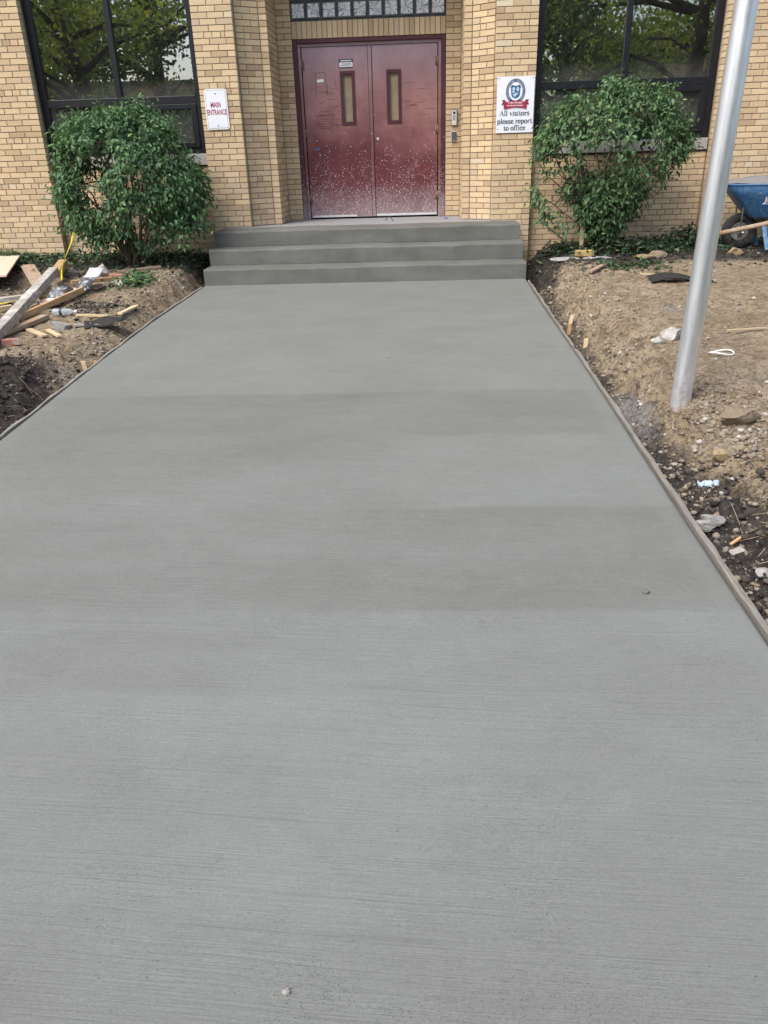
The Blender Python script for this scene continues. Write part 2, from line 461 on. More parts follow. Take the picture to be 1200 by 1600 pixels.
M['frame'] = simple('window_frame_paint', (.0075, .008, .0105), .42, .3, 20, .06, spec=.4)
t = NT('window_pane_glass')
fr = t.n('Fresnel'); fr.inputs[0].default_value = 4.2
tr = t.n('BsdfTransparent'); tr.inputs[0].default_value = (.62, .64, .62, 1)
gl = t.n('BsdfGlossy'); gl.inputs['Roughness'].default_value = 0.0; gl.inputs[0].default_value = (.95, .98, 1, 1)
nb = t.bump(t.noise(t.pos(), 1.1, 2), .03, .02); t.set(gl.inputs['Normal'], nb)
df = t.n('BsdfDiffuse'); df.inputs[0].default_value = (.35, .35, .33, 1)
m1 = t.n('MixShader'); t.t.links.new(fr.outputs[0], m1.inputs[0]); t.t.links.new(tr.outputs[0], m1.inputs[1]); t.t.links.new(gl.outputs[0], m1.inputs[2])
# dust that gathers along the bottom of the upper panes
O = t.pos()
du = t.math('MULTIPLY', t.mr(t.sep(O)[2], 2.1, 2.35, .20, .035), t.mr(t.noise(O, 5, 5, .7), .3, .7, .3, 1))
m2 = t.n('MixShader'); t.set(m2.inputs[0], du); t.t.links.new(m1.outputs[0], m2.inputs[1]); t.t.links.new(df.outputs[0], m2.inputs[2])
t.t.links.new(m2.outputs[0], t.out.inputs[0]); M['glass'] = t.mat

# pressed glass block: star of ribs, refracted light streaks painted into the colour, in the block's own space
t = NT('glass_block'); O = t.sep(t.obj())
ang = t.math('ARCTAN2', O[2], O[0]); rad = t.math('SQRT', t.math('ADD', t.math('POWER', O[0], 2.0), t.math('POWER', O[2], 2.0)))
rv = t.n('ObjectInfo').outputs['Random']
rib = t.noise(t.comb(t.math('MULTIPLY', t.math('COSINE', ang), 3.6), t.math('MULTIPLY', t.math('SINE', ang), 3.6), t.math('ADD', t.math('MULTIPLY', rad, 9), t.math('MULTIPLY', rv, 40))), 1.25, 4, .7, .5)
fac = t.mr(rib, .40, .53)
rim_ = t.math('MAXIMUM', t.math('ABSOLUTE', O[0]), t.math('ABSOLUTE', O[2]))
b = t.mix(fac, (.22, .25, .28), (.90, .92, .95))
b = t.mix(t.mr(rim_, .073, .080), b, (.06, .068, .066))
t.pbr(b, .10, t.bump(rib, 1.0, .02), 0, .7); M['glass_block'] = t.mat
M['block_joint'] = simple('glass_block_joint', (.12, .125, .12), .8, .25, 50, .3)

# worn maroon door paint with concrete splashed over the lower half
def door_paint(name, base, fade, splash, top=True):
    t = NT(name); P = t.pos(); S = t.sep(P)
    n1 = t.noise(P, 2.3, 5, .6); n2 = t.noise(t.scale(P, (40, 40, 3)), 1.4, 4, .6); n3 = t.noise(P, 40, 5, .7)
    worn = t.math('ADD', t.mr(S[2], 1.15, 2.25, 0, 1), t.math('MULTIPLY', t.math('SUBTRACT', n1, .5), .9))
    b = t.mix(t.mr(worn, .15, .8, 0, 1), base, fade)
    if top: b = t.mix(t.mr(t.math('ADD', S[2], t.math('MULTIPLY', n1, .5)), 2.35, 2.9, 0, .85), b, (.33, .24, .275))
    b = t.val(b, t.mr(n2, .3, .7, .94, 1.06))
    b = t.val(b, t.mr(n1, .3, .7, .82, 1.15))
    scuff = t.math('MULTIPLY', t.mr(t.noise(t.scale(P, (5, 5, 45)), 1.6, 4, .7), .60, .66), t.mr(n1, .45, .6))
    b = t.mix(t.math('MULTIPLY', scuff, .55), b, (.06, .02, .022))
    if splash:
        out = None
        for (sc, r0, dens, zt) in ((120, .40, 1.0, 1.5), (66, .40, .85, 1.7), (30, .26, .6, 2.1)):
            v = t.n('TexVoronoi'); t.set(v.inputs['Vector'], t.scale(P, (1, 1, .8))); v.inputs['Scale'].default_value = sc
            pick = t.sep(v.outputs['Color'])[0]
            hm = t.mr(t.math('ADD', S[2], t.math('MULTIPLY', t.math('SUBTRACT', t.noise(t.scale(P, (1, 1, .6)), 5, 5, .65), .5), 1.5)), .45, zt, dens, 0)
            hm = t.math('POWER', hm, 1.9)
            on = t.math('LESS_THAN', pick, hm)
            dot = t.math('MULTIPLY', t.mr(v.outputs['Distance'], r0 * .7, r0, 1, 0), on)
            out = dot if out is None else t.math('MAXIMUM', out, dot)
        wash = t.math('MULTIPLY', t.mr(S[2], .55, 1.0, .7, 0), t.mr(n1, .3, .6, .5, 1))
        b = t.mix(wash, b, (.33, .27, .285))
        b = t.mix(t.math('MULTIPLY', out, .85), b, (.50, .44, .44))
    t.pbr(b, t.mr(n3, .3, .7, .42, .6), t.bump(t.math('ADD', n3, n2), .12, .003), 0, .4)
    return t.mat
M['door'] = door_paint('worn_maroon_door', (.115, .026, .031), (.30, .15, .145), True)
M['door_edge'] = door_paint('paler_maroon_edge', (.16, .06, .06), (.26, .13, .125), True)  # paler maroon for the door stops and the astragal
M['door_frame'] = door_paint('maroon_frame', (.060, .015, .021), (.075, .022, .030), True, False)
M['lite'] = simple('papered_lite', (.27, .21, .135), .6, .16, 25, .05, c2=(.33, .27, .17))
M['dark_metal_gap_shade'] = simple('dark_gap', (.02, .015, .015), .7, .2, 30, .1)  # dark bolts, screws and scratches, also the painted shade of the door gaps
M['steel'] = simple('brushed_steel', (.62, .63, .64), .42, .12, 40, .1, metal=.25)
M['hinge'] = simple('painted_hinge', (.20, .11, .10), .5, .3, 60, .15)
M['black_plastic'] = simple('black_plastic', (.018, .02, .023), .5, .3, 30, .15)
M['grey_plastic'] = simple('grey_plastic', (.075, .085, .10), .5, .2, 50, .1)
M['sign_white'] = simple('sign_white', (.74, .76, .80), .35, .03, 5, .02, spec=.45)
M['sign_warm'] = simple('sign_rim_white', (.80, .78, .76), .4, .04, 5, .02, spec=.45)
M['ink_red'] = simple('print_maroon', (.30, .035, .07), .5, .08, 20, .0)
M['ink_grey'] = simple('print_grey', (.16, .16, .17), .5, .08, 20, .0)
M['ink_navy'] = simple('print_navy', (.022, .035, .095), .45, .1, 60, .0)
M['ink_text'] = simple('print_slate', (.035, .045, .055), .5, .1, 60, .0)
M['ink_blue'] = simple('print_blue', (.035, .13, .24), .45, .3, 90, .0)
M['ink_pale'] = simple('print_pale_blue', (.46, .58, .72), .45, .1, 90, .0)
M['ink_crimson'] = simple('print_crimson', (.34, .02, .06), .45, .1, 60, .0)
M['ink_crimson_dark'] = simple('print_dark_crimson', (.14, .012, .04), .45, .1, 60, .0)
M['ink_white'] = simple('print_white', (.78, .78, .80), .45, .03, 60, .0)
M['blue_tape'] = simple('blue_scrap', (.05, .12, .34), .5, .1, 60, .05)

M['wood_grey'] = wood('weathered_timber', (.22, .205, .18), (.46, .44, .40), (28, 2.2, 28), .85, (.60, .59, .56), .75)
M['wood_board'] = wood('dirty_board', (.24, .17, .115), (.38, .28, .20), (28, 2.2, 28), .8, (.40, .35, .28), .6)
M['wood_pale'] = wood('pale_softwood', (.46, .35, .21), (.62, .50, .33), (28, 2.2, 28), .75, (.45, .38, .28), .5)
M['wood_tan'] = wood('tan_softwood', (.36, .22, .11), (.52, .35, .19), (28, 2.2, 28), .75, (.28, .21, .14), .5)
M['wood_form'] = wood('form_board', (.15, .138, .118), (.30, .28, .24), (28, 2.0, 28), .85, (.21, .21, .20), .9)
M['plywood'] = wood('plywood_face', (.56, .42, .32), (.66, .51, .40), (9, 1.2, 9), .7, (.56, .48, .42), .35)
M['red_brick'] = simple('red_brick_bat', (.34, .15, .11), .9, .25, 40, .5, c2=(.40, .34, .29))
M['yellow_brick'] = simple('yellow_brick_bat', (.46, .33, .12), .9, .25, 40, .5, c2=(.40, .34, .22))
M['paper'] = simple('white_wrapper', (.68, .70, .73), .5, .06, 30, .1)
M['paper_print'] = simple('printed_wrapper', (.07, .075, .085), .5, .5, 70, .1, c2=(.5, .52, .55))
M['rag'] = simple('dirty_white_rag', (.40, .385, .355), .85, .35, 40, .6, c2=(.24, .21, .17))
M['shingle'] = simple('asphalt_sheet', (.022, .021, .021), .85, .4, 60, .5)
t = NT('clear_bottle_plastic')
p = t.pbr((.62, .70, .74), .18, None, 0, .5); p.inputs['Alpha'].default_value = .38; M['bottle'] = t.mat
# yellow caution tape with black lettering-like blocks
t = NT('yellow_tape'); O = t.sep(t.obj())
w = t.math('MULTIPLY', t.math('GREATER_THAN', t.math('SINE', t.math('MULTIPLY', O[1], 95)), .1), t.math('LESS_THAN', t.math('ABSOLUTE', t.math('SUBTRACT', O[0], .0)), .018))
t.pbr(t.mix(t.math('MULTIPLY', w, .9), (.72, .60, .02), (.03, .03, .02)), .4, None, 0, .5); M['tape'] = t.mat
M['tape_plain'] = simple('yellow_ribbon', (.72, .62, .02), .4, .08, 20, .05)

t = NT('scuffed_blue_tray'); O = t.obj()
n = t.noise(O, 13, 6, .7); n2 = t.noise(O, 60, 5, .7)
b = t.mix(t.mr(n2, .3, .7), (.018, .085, .22), (.035, .14, .30))
cem = t.math('MULTIPLY', t.mr(n2, .52, .62), t.mr(n, .42, .62))
b = t.mix(t.math('MULTIPLY', cem, .75), b, (.30, .34, .36))
t.pbr(b, .5, t.bump(n2, .25, .004), 0, .45); M['tray'] = t.mat
M['tray_crust'] = concrete('cement_crust', (.13, .135, .14), .3, (.21, .205, .195), False)
M['rubber'] = simple('tyre_rubber', (.022, .022, .023), .8, .3, 40, .3, c2=(.07, .065, .06))
M['rim'] = simple('wheel_rim', (.20, .20, .19), .6, .3, 40, .3, c2=(.16, .14, .11))
M['blue_leg'] = simple('blue_leg_paint', (.10, .24, .42), .5, .2, 40, .2, c2=(.35, .38, .40))
M['plaster'] = simple('room_plaster', (.48, .42, .31), .9, .05, 4, .05)
M['room_floor'] = simple('room_floor', (.22, .2, .17), .6, .1, 4, .05)
M['roof'] = simple('roof_felt', (.08, .075, .07), .9, .2, 3, .2)

# ------------------------------------------------------------------ lie of the land
def sstep(a, b, x):
    t_ = np.clip((np.asarray(x, float) - a) / (b - a), 0, 1)
    return t_ * t_ * (3 - 2 * t_)

def pathz(y):
    return -0.039 * np.clip(-1.4 - np.asarray(y, float), 0, 12)

OL = np.array([(-9.5, .05), (-7, .05), (-6, .06), (-4, .08), (-2.5, .11), (-1.5, .15), (-.5, .20), (.2, .215)])
OR_ = np.array([(-9.5, .02), (-8, .05), (-7, .08), (-6, .11), (-4, .15), (-2.5, .16), (-1.4, .14), (-.6, .18), (.2, .20)])
RIGHT_X = 1.893
def leftx(y):
    return np.interp(np.asarray(y, float), [-3.2, -1.4], [-2.03, -1.94])

def terr(x, y):
    x = np.asarray(x, float); y = np.asarray(y, float)
    pz = pathz(y)
    dl = (leftx(y) - .04) - x
    dr = x - (RIGHT_X + .05)
    zl = -.07 + (np.interp(y, OL[:, 0], OL[:, 1]) + .07) * sstep(-.02, .34, dl)
    zl = zl + .17 * np.exp(-(((x + 2.62) / .30) ** 2 + ((y + 5.35) / .42) ** 2)) + .05 * np.exp(-(((x + 2.5) / .3) ** 2 + ((y + 6.3) / .4) ** 2))
    zr = -.08 + (np.interp(y, OR_[:, 0], OR_[:, 1]) + .08) * sstep(.0, .5, dr)
    zr = zr + .05 * np.exp(-(((x - 2.6) / .5) ** 2 + ((y + 4.3) / .9) ** 2)) - .05 * np.exp(-(((x - 3.3) / .6) ** 2 + ((y + 2.0) / .22) ** 2))
    zr = zr - .13 * np.exp(-(((x - 2.0) / .22) ** 2 + ((y + 1.1) / .6) ** 2))
    zl = zl - .08 * np.exp(-(((x + 2.05) / .16) ** 2 + ((y + 1.2) / .5) ** 2))
    z = np.where(dl > -.03, zl, np.where(dr > -.04, zr, -.16))
    return pz + z

_lat = rng.random((256, 256))
def vnoise(x, y):
    xi = np.floor(x).astype(int); yi = np.floor(y).astype(int)
    fx = x - xi; fy = y - yi
    fx = fx * fx * (3 - 2 * fx); fy = fy * fy * (3 - 2 * fy)
    a = _lat[xi & 255, yi & 255]; b = _lat[(xi + 1) & 255, yi & 255]
    c = _lat[xi & 255, (yi + 1) & 255]; d = _lat[(xi + 1) & 255, (yi + 1) & 255]
    return (a * (1 - fx) + b * fx) * (1 - fy) + (c * (1 - fx) + d * fx) * fy
def fbm(x, y, s, o=4, g=.55):
    v = 0; amp = 1; tot = 0
    for k in range(o):
        v = v + amp * vnoise(x * s + 17.3 * k, y * s - 9.1 * k); tot += amp; s *= 2.03; amp *= g
    return v / tot - .5

def rough(x, y):
    dl = (leftx(y) - .04) - x; dr = x - (RIGHT_X + .05)
    d = np.maximum(dl, dr)
    n = .055 * fbm(x, y, 2.3, 3) + .045 * fbm(x, y, 8, 4, .6)
    crumb = np.maximum(0, fbm(x + 5, y, 17, 3, .6) - .06) * .14
    bank = np.exp(-((d - .25) / .22) ** 2)
    rill = -.030 * np.maximum(0, 1 - np.abs(fbm(x * .8, y * 1.5, 3.2, 3)) / .05) * (.4 + bank)
    n = n + crumb * (.30 + 1.7 * bank * (x > 0) + .8 * bank) + rill * .6 + .014 * fbm(x, y, 26, 3, .6)
    return n * sstep(.0, .14, d)

def gz(x, y):
    return float(terr(x, y) + rough(np.asarray(float(x)), np.asarray(float(y))))

def axis(stops):
    out = []
    for (a, b, st) in stops:
        out.append(np.arange(a, b - 1e-6, st))
    out.append([stops[-1][1]])
    return np.concatenate(out)
gx = axis([(-240, -40, 50), (-40, -12, 4), (-12, -6.4, .4), (-6.4, -3.6, .035), (-3.6, -1.9, .019), (-1.9, 1.88, .42), (1.88, 3.4, .018), (3.4, 6.2, .034), (6.2, 12, .4), (12, 40, 4), (40, 240, 50)])
gy = axis([(-300, -60, 40), (-60, -16, 4), (-16, -9.2, .35), (-9.2, -2.4, .021), (-2.4, .16, .028), (.16, 8, .8), (8, 60, 13)])
GX, GY = np.meshgrid(gx, gy, indexing='ij')
dl = (leftx(GY) - .04) - GX; dr = GX - (RIGHT_X + .05)
dside = np.maximum(dl, dr)
near = sstep(-10.5, -8.5, GY) * sstep(8, 5.5, np.abs(GX))
GZ = terr(GX, GY) + rough(GX, GY) * sstep(9, 6.5, np.abs(GX)) * sstep(-12, -9, GY)
GZ = np.where(np.abs(GX) > 5.8, np.minimum(GZ, pathz(GY) + .14 + 0 * GX), GZ)
nn = fbm(GX, GY, 1.9, 4)
right = GX > 0
dark = np.zeros_like(GX)
dark = np.maximum(dark, np.where(right, sstep(.30, .05, dr + .25 * nn) * (.62 + .3 * sstep(-5.6, -7.4, GY)), 0))
dark = np.maximum(dark, np.where(right, sstep(.62, .15, dr + .3 * nn) * sstep(-6.6, -7.4, GY) * .95, 0))
dark = np.maximum(dark, np.where(right, sstep(-7.35, -7.9, GY + .3 * (GX - 2.2)) * .8, 0))
dark = np.maximum(dark, np.where(right, sstep(-1.75, -1.0, GY + .5 * nn) * .78, 0))
dark = np.maximum(dark, np.where(right, sstep(.5, .1, dr) * sstep(-2.6, -1.5, GY) * .95, 0))
hump = np.exp(-(((GX + 2.6) / .42) ** 2 + ((GY + 5.35) / .5) ** 2))
dark = np.maximum(dark, np.where(right, 0, np.clip(hump * 1.5, 0, 1)))
dark = np.maximum(dark, np.where(right, 0, sstep(-5.0, -5.5, GY) * .75))
dark = np.maximum(dark, np.where(right, 0, sstep(.20, .03, dl) * .5))
dark = np.maximum(dark, np.where(right, 0, sstep(-1.5, -.8, GY + .4 * nn) * .66))
dark = np.maximum(dark, np.where(right, 0, np.exp(-(((GX + 2.65) / .32) ** 2 + ((GY + 2.95) / .28) ** 2)) * .6))
dark = np.maximum(dark, np.where(right, 0, sstep(-3.3, -3.9, GX) * .5))
gray = np.where(right, .8 * np.exp(-(((GX - 2.04) / .14) ** 2 + ((GY + 5.9) / .55) ** 2)), 0)
gray = np.maximum(gray, np.where(right, .55 * np.exp(-(((GX - 2.9) / .35) ** 2 + ((GY + 4.0) / .5) ** 2)), 0))
gray = np.maximum(gray, np.where(right, .45 * np.exp(-(((GX - 2.7) / .4) ** 2 + ((GY + 6.9) / .5) ** 2)), 0))
gray = np.maximum(gray, np.where(right, 0, .55 * np.exp(-(((GX + 2.2) / .16) ** 2 + ((GY + 4.9) / .5) ** 2))))
green = np.clip(np.maximum(sstep(-10.5, -12.5, GY), sstep(6.5, 9, np.abs(GX))), 0, 1)
nx, ny = GX.shape
idx = np.arange(nx * ny).reshape(nx, ny)
F = np.stack([idx[:-1, :-1], idx[1:, :-1], idx[1:, 1:], idx[:-1, 1:]], -1).reshape(-1, 4)
me = np_mesh('ground', np.stack([GX, GY, GZ], -1).reshape(-1, 3), F, {'dark': dark, 'gray': gray, 'green': green}, True)
tag(link_mesh('ground', me, M['soil']), kind='structure')

# ------------------------------------------------------------------ the concrete path
ys = axis([(-13.4, -1.39, .1)])
_e = np.array([0, .004, .009, .016, .028, .05, .09]) / 3.9
prof = np.concatenate([_e, np.linspace(.05, .95, 30), 1 - _e[::-1]])
V = []
for y in ys:
    xl = float(leftx(y)) + .006 * math.sin(y * 1.7); xr = RIGHT_X + .006 * math.sin(y * 1.3 + 2)
    X = xl + (xr - xl) * prof
    e = np.minimum(prof, 1 - prof) * (xr - xl)
    Z = pathz(y) + .004 * fbm(X, np.full_like(X, y), .9, 3) - .009 * np.exp(-(e / .009))
    V.append(np.stack([X, np.full_like(X, y), Z], -1))
V = np.stack(V)
n1, n2 = V.shape[:2]
top = V.reshape(-1, 3)
idx = np.arange(n1 * n2).reshape(n1, n2)
F = [tuple(q) for q in np.stack([idx[:-1, :-1], idx[:-1, 1:], idx[1:, 1:], idx[1:, :-1]], -1).reshape(-1, 4)]
border = list(idx[0, :]) + list(idx[1:, -1]) + list(idx[-1, :-1][::-1]) + list(idx[1:-1, 0][::-1])
VV = [tuple(p) for p in top]
b0 = len(VV)
for i in border:
    VV.append((top[i][0], top[i][1], top[i][2] - .13))
nb_ = len(border)
for k in range(nb_):
    k2 = (k + 1) % nb_
    F.append((border[k], b0 + k, b0 + k2, border[k2]))
me = bpy.data.meshes.new('path'); me.from_pydata(VV, [], F); me.update()
po = link_mesh('path', me, M['path'])
tag(po, kind='structure')

# ------------------------------------------------------------------ entrance steps
RISE, TREAD, YL = .1828, .359, -.6698
ZL = 3 * RISE
st = tag(empty('entrance_steps', (0, YL, 0)), 'three wide fresh concrete steps up to the maroon doors', 'steps')
SX0, SX1 = -1.9365, 1.8934
for k in range(3):
    y0 = YL - (2 - k) * TREAD
    y1 = YL + 1.05 if k < 2 else -.12
    mb = MB()
    n = 46
    P = []
    for i in range(n + 1):
        x = SX0 + (SX1 - SX0) * i / n
        w = .005 * math.sin(x * 3.1 + k * 2) + .003 * math.sin(x * 9.7 + k) + .002 * math.sin(x * 23 + k * 5)
        P.append((x, w))
    z0 = k * RISE - (.15 if k == 0 else .0) + (.0 if k == 0 else -.02); z1 = (k + 1) * RISE
    prof_ = [(y0 + .006, z0), (y0, z0 + .03), (y0 - .004, z1 - .018), (y0 - .0005, z1 - .006), (y0 + .010, z1), (y1, z1), (y1, z0)]
    m_ = len(prof_)
    vs_ = []
    for (x, w) in P:
        for q, (yy, zz) in enumerate(prof_):
            vs_.append((x, yy + (w if q < 5 else 0), zz + (w * .5 if 2 <= q <= 5 else 0)))
    fs_ = []
    for i in range(n):
        for q in range(m_):
            q2 = (q + 1) % m_
            fs_.append((i * m_ + q, i * m_ + q2, (i + 1) * m_ + q2, (i + 1) * m_ + q)[::-1])
    fs_.append(tuple(range(m_)))
    fs_.append(tuple(n * m_ + q for q in range(m_ - 1, -1, -1)))
    mb.add(vs_, fs_)
    o = mb.build('step', M['step'], st); o.location = (0, -YL, 0)
mb = MB(); mb.ext(SX0 + .004, SX1 - .03, -.118, 1.06, .2, ZL - .004)
o = mb.build('landing', M['landing'], st); o.location = (0, -YL, 0); tag(o, 'old pale concrete landing under the doors')
# dirt and a scrap of blue left on the landing
def bit(name, label, cat, x, y, z, d, m, rz=0, group=None):
    mb = MB(); mb.box((0, 0, d[2] / 2), d, rz)
    o = mb.build(name, m, bevel=min(d) * .2); o.location = (x, y, z)
    return tag(o, label, cat, group)
bit('plastic_scrap', 'tiny blue plastic scrap on the landing by the right jamb', 'scrap', 1.02, .52, ZL - .003, (.055, .03, .012), M['blue_tape'], .1)
mb = MB(); mb.tube([(-.05, 0, .012), (-.02, .03, .05), (.01, .035, .055), (.05, 0, .01)], .006, 6)
o = mb.build('wire_scrap', M['ink_text'], None, True); o.location = (.24, .30, ZL - .002); tag(o, 'small bent wire scrap on the landing before the right door', 'scrap')

# ------------------------------------------------------------------ the school building
bld = tag(empty('school_building', (0, 0, ZL)), 'buff brick school building front with maroon double doors', 'building')
def part(mb, name, m, parent=None, **kw):
    o = mb.build(name, m, bld if parent is None else parent, **kw)
    if parent is None: o.location = (0, 0, -ZL)
    return o
YD, YQ, YS, YW = .968, .300, .113, .115
PIER_L, PIER_R = -4.19, 4.30
ZT = 3.95                     # laid bricks up to here, plain wall above
CO, SL = .0677, .203
# backing of the walls (mortar shows in the joints)
for s in (-1, 1):
    pe = PIER_R if s > 0 else -PIER_L
    mb = MB()
    pl = [(1.019, 1.5), (1.019, .977), (1.227, .977), (1.227, .309), (1.329, .309), (1.592, .122), (1.592, .0085), (2.081, .0085), (2.081, 1.5)]
    pl = [(s * x, y) for x, y in pl]
    if s < 0: pl = pl[::-1]
    mb.prism(pl, -.35, ZT + .02)
    mb.ext(*sorted((s * 2.083, s * (pe + .007))), .124, 1.5, -.35, 1.30)
    mb.ext(*sorted((s * (pe + .009), s * 6.6)), .0085, 1.5, -.35, ZT + .02)
    part(mb, 'wall', M['mortar'])
mb = MB(); mb.ext(-1.018, 1.018, .978, 1.5, ZL + 2.234 + .004, ZL + 2.437 - .004)
part(mb, 'wall', M['mortar'])
mb = MB()
mb.ext(-16, 16, -.002, 14, ZT + .025, 9.0)
mb.ext(-16, -6.602, .0, 14, -.4, ZT + .02); mb.ext(6.602, 16, .0, 14, -.4, ZT + .02)
part(mb, 'upper_wall', M['brick_far'])
mb = MB(); mb.ext(-16.1, 16.1, -.12, 14.1, 9.003, 9.22)
part(mb, 'roof', M['roof'])
mb = MB()
mb.ext(-2.07, 2.07, 1.502, 6, -.3, .1); mb.ext(-6.59, 6.59, 5.5, 5.6, -.3, ZT)
for s in (-1, 1):
    mb.ext(*sorted((s * 6.45, s * 6.59)), 1.502, 5.5, -.3, ZT); mb.ext(*sorted((s * 1.03, s * 2.0)), 1.502, 5.5, -.3, ZT)
part(mb, 'room_wall', M['plaster'])
mb = MB(); mb.ext(-6.44, 6.44, 1.503, 5.49, .32, .42); part(mb, 'room_floor', M['room_floor'])

# ---- bricks
def proj(x, y, z):
    d = Vector((x - CX, y - CY, z - CZ)); w = d.dot(_f)
    return 600 + FPX * d.dot(_rr) / w, 800 - FPX * d.dot(_uu) / w
BR = []      # (origin corner, u, n, width, course z0, height)
def lay(p0, p1, z0, z1, pattern, phase=0, depth=.09, s0=0.0):
    """courses of bricks on the face from p0 to p1 (plan), outward normal to the right of p0->p1"""
    p0, p1 = Vector((*p0, 0)), Vector((*p1, 0))
    L = (p1 - p0).length; u = (p1 - p0) / L; n = Vector((u.y, -u.x, 0))
    k0 = math.ceil((z0 - ZL) / CO - 1e-6); k1 = math.floor((z1 - ZL) / CO + 1e-6)
    for k in range(k0, k1):
        for (a, b) in pattern(k, L):
            a, b = max(a, s0), min(b, L)
            if b - a < .025: continue
            BR.append((p0 + u * (a + .0045) + Vector((0, 0, ZL + k * CO + .0045)), u, n, b - a - .009, depth))
def run(k, L, off=0.0):
    if k % 8 == 0:
        st_ = SL / 2; a0 = -(st_ * .5)
    else:
        st_ = SL; a0 = -(SL / 2 if k % 2 else 0) - off
    out = []; a = a0
    while a < L - .001:
        out.append((a, a + st_)); a += st_
    out[0] = (0, out[0][1])
    if out[0][1] < .03: out[1] = (0, out[1][1]); out.pop(0)
    if L - max(out[-1][0], 0) < .03 and len(out) > 1: out[-2] = (out[-2][0], L); out.pop()
    return [(max(0, a), min(L, b)) for a, b in out]
def seq(*cuts):
    def f(k, L):
        c = cuts[k % len(cuts)]
        tot = sum(c); a = 0; o = []
        for w in c: o.append((a * L / tot, (a + w) * L / tot)); a += w
        return o
    return f
h, S_ = .5, 1.0
def pill(k, L):
    if k % 8 == 0: return seq((.68, .5, .52, .26, .54))(0, L)
    return seq((h, S_, S_), (S_, S_, h))(k, L)
def pill_r(k, L): return [(L - b, L - a) for a, b in pill(k, L)][::-1]
def spl(k, L):
    if k % 8 == 0: return seq((.55, .38, .6))(0, L)
    return seq((S_, h), (h, S_))(k, L)
for s in (-1, 1):
    def face(x0, y0, x1, y1, za, zb, pat, **kw):
        # ordered so that the outward normal points to the street / the doorway
        a, b = (s * x0, y0), (s * x1, y1)
        if s < 0: a, b = b, a
        lay(a, b, za, zb, pat, **kw)
    pe = PIER_R if s > 0 else -PIER_L
    face(1.017, YD, 1.218, YD, ZL, ZT, seq((1,), (h, h)))
    face(1.219, YQ, 1.319, YQ, ZL, ZT, seq((1,),), depth=.07)
    face(1.321, YQ, 1.584, YS, ZL, ZT, spl, depth=.05)
    face(1.584, .0, 2.090, .0, .0, ZT, pill)
    face(2.092, YW, pe - .002, YW, -.1, 1.30, run)
    face(pe, .0, 6.55, .0, -.1, ZT, run)
# returns into the doorway and of the outer piers
lay((-1.218, YQ + .075), (-1.218, YD), ZL, ZT, run, depth=.05)
lay((1.218, YD), (1.218, YQ + .075), ZL, ZT, run, depth=.05)

cand = []
for i, (o, u, n, w, dp) in enumerate(BR):
    if w < .185 or abs(n.y) < .99 or o.y > .05: continue
    q = proj(*(o + u * w / 2 + Vector((0, 0, .03))))
    if not (4 < q[0] < 1192 and 4 < q[1] < 420): continue
    a = proj(*o); b = proj(*(o + u * w)); c_ = proj(*(o + Vector((0, 0, .0587))))
    x, y = q
    hid = (((x - 205) / 118) ** 2 + ((y - 275) / 118) ** 2 < 1) or (((x - 957) / 125) ** 2 + ((y - 230) / 110) ** 2 < 1)
    hid = hid or (316 < x < 362 and 138 < y < 204) or (772 < x < 838 and 117 < y < 210) or (abs(x - (1168 - .168 * y)) < 18)
    if hid: continue
    cand.append((math.hypot(a[0] - b[0], a[1] - b[1]) * math.hypot(a[0] - c_[0], a[1] - c_[1]), i))
cand.sort(reverse=True)
single = set(i for _, i in cand[:300])
def brick_mb(mb, w, hh, dp, o=None, u=None, n=None, jit=0.0, rnd=None):
    o = Vector((0, 0, 0)) if o is None else o
    u = Vector((1, 0, 0)) if u is None else u
    n = Vector((0, -1, 0)) if n is None else n
    c = .0022     # worn arris
    f = n * jit
    Z = Vector((0, 0, 1))
    O = [o - n * dp, o + u * w - n * dp, o + u * w + Z * hh - n * dp, o + Z * hh - n * dp]
    Mi = [o + f - n * c, o + u * w + f - n * c, o + u * w + Z * hh + f - n * c, o + Z * hh + f - n * c]
    I = [o + u * c + Z * c + f, o + u * (w - c) + Z * c + f, o + u * (w - c) + Z * (hh - c) + f, o + u * c + Z * (hh - c) + f]
    fs_ = [(8, 9, 10, 11)]
    for i in range(4):
        j = (i + 1) % 4
        fs_.append((i, j, 4 + j, 4 + i)); fs_.append((4 + i, 4 + j, 8 + j, 8 + i))
    mb.add(O + Mi + I, fs_, rnd)
rest = MB()
shared = None
for i, (o, u, n, w, dp) in enumerate(BR):
    jit = random.uniform(-.0018, .0018)
    if i in single:
        if shared is None:
            sm = MB(); brick_mb(sm, .194, .0587, .09, rnd=0.0); shared = sm.mesh('brick'); shared.materials.append(M['brick'])
        ob = link_mesh('brick', shared, None, bld)
        ob.location = (o.x, o.y - jit, o.z - ZL)
        ob.scale = (w / .194, 1, 1)
    else:
        brick_mb(rest, w, .0587, dp, o, u, n, jit)
tag(part(rest, 'brickwork', M['brick']), kind='stuff')
# soldier course over the doors
sw = 2.030 / 30
sm = MB(); brick_mb(sm, sw - .009, .194, .09, rnd=0.0); shared2 = sm.mesh('soldier_brick'); shared2.materials.append(M['brick'])
for i in range(30):
    ob = link_mesh('soldier_brick', shared2, None, bld)
    ob.location = (-1.015 + i * sw + .0045, YD + random.uniform(-.0015, .0015), 2.234 + .0045)
# steel lintel edge over the soldier course, then glass blocks
mb = MB(); mb.ext(-1.016, 1.016, 1.0, 1.09, ZL + 2.437, ZT)
gb = part(mb, 'glass_block_window', M['block_joint'])
gm = MB()
gw = .203
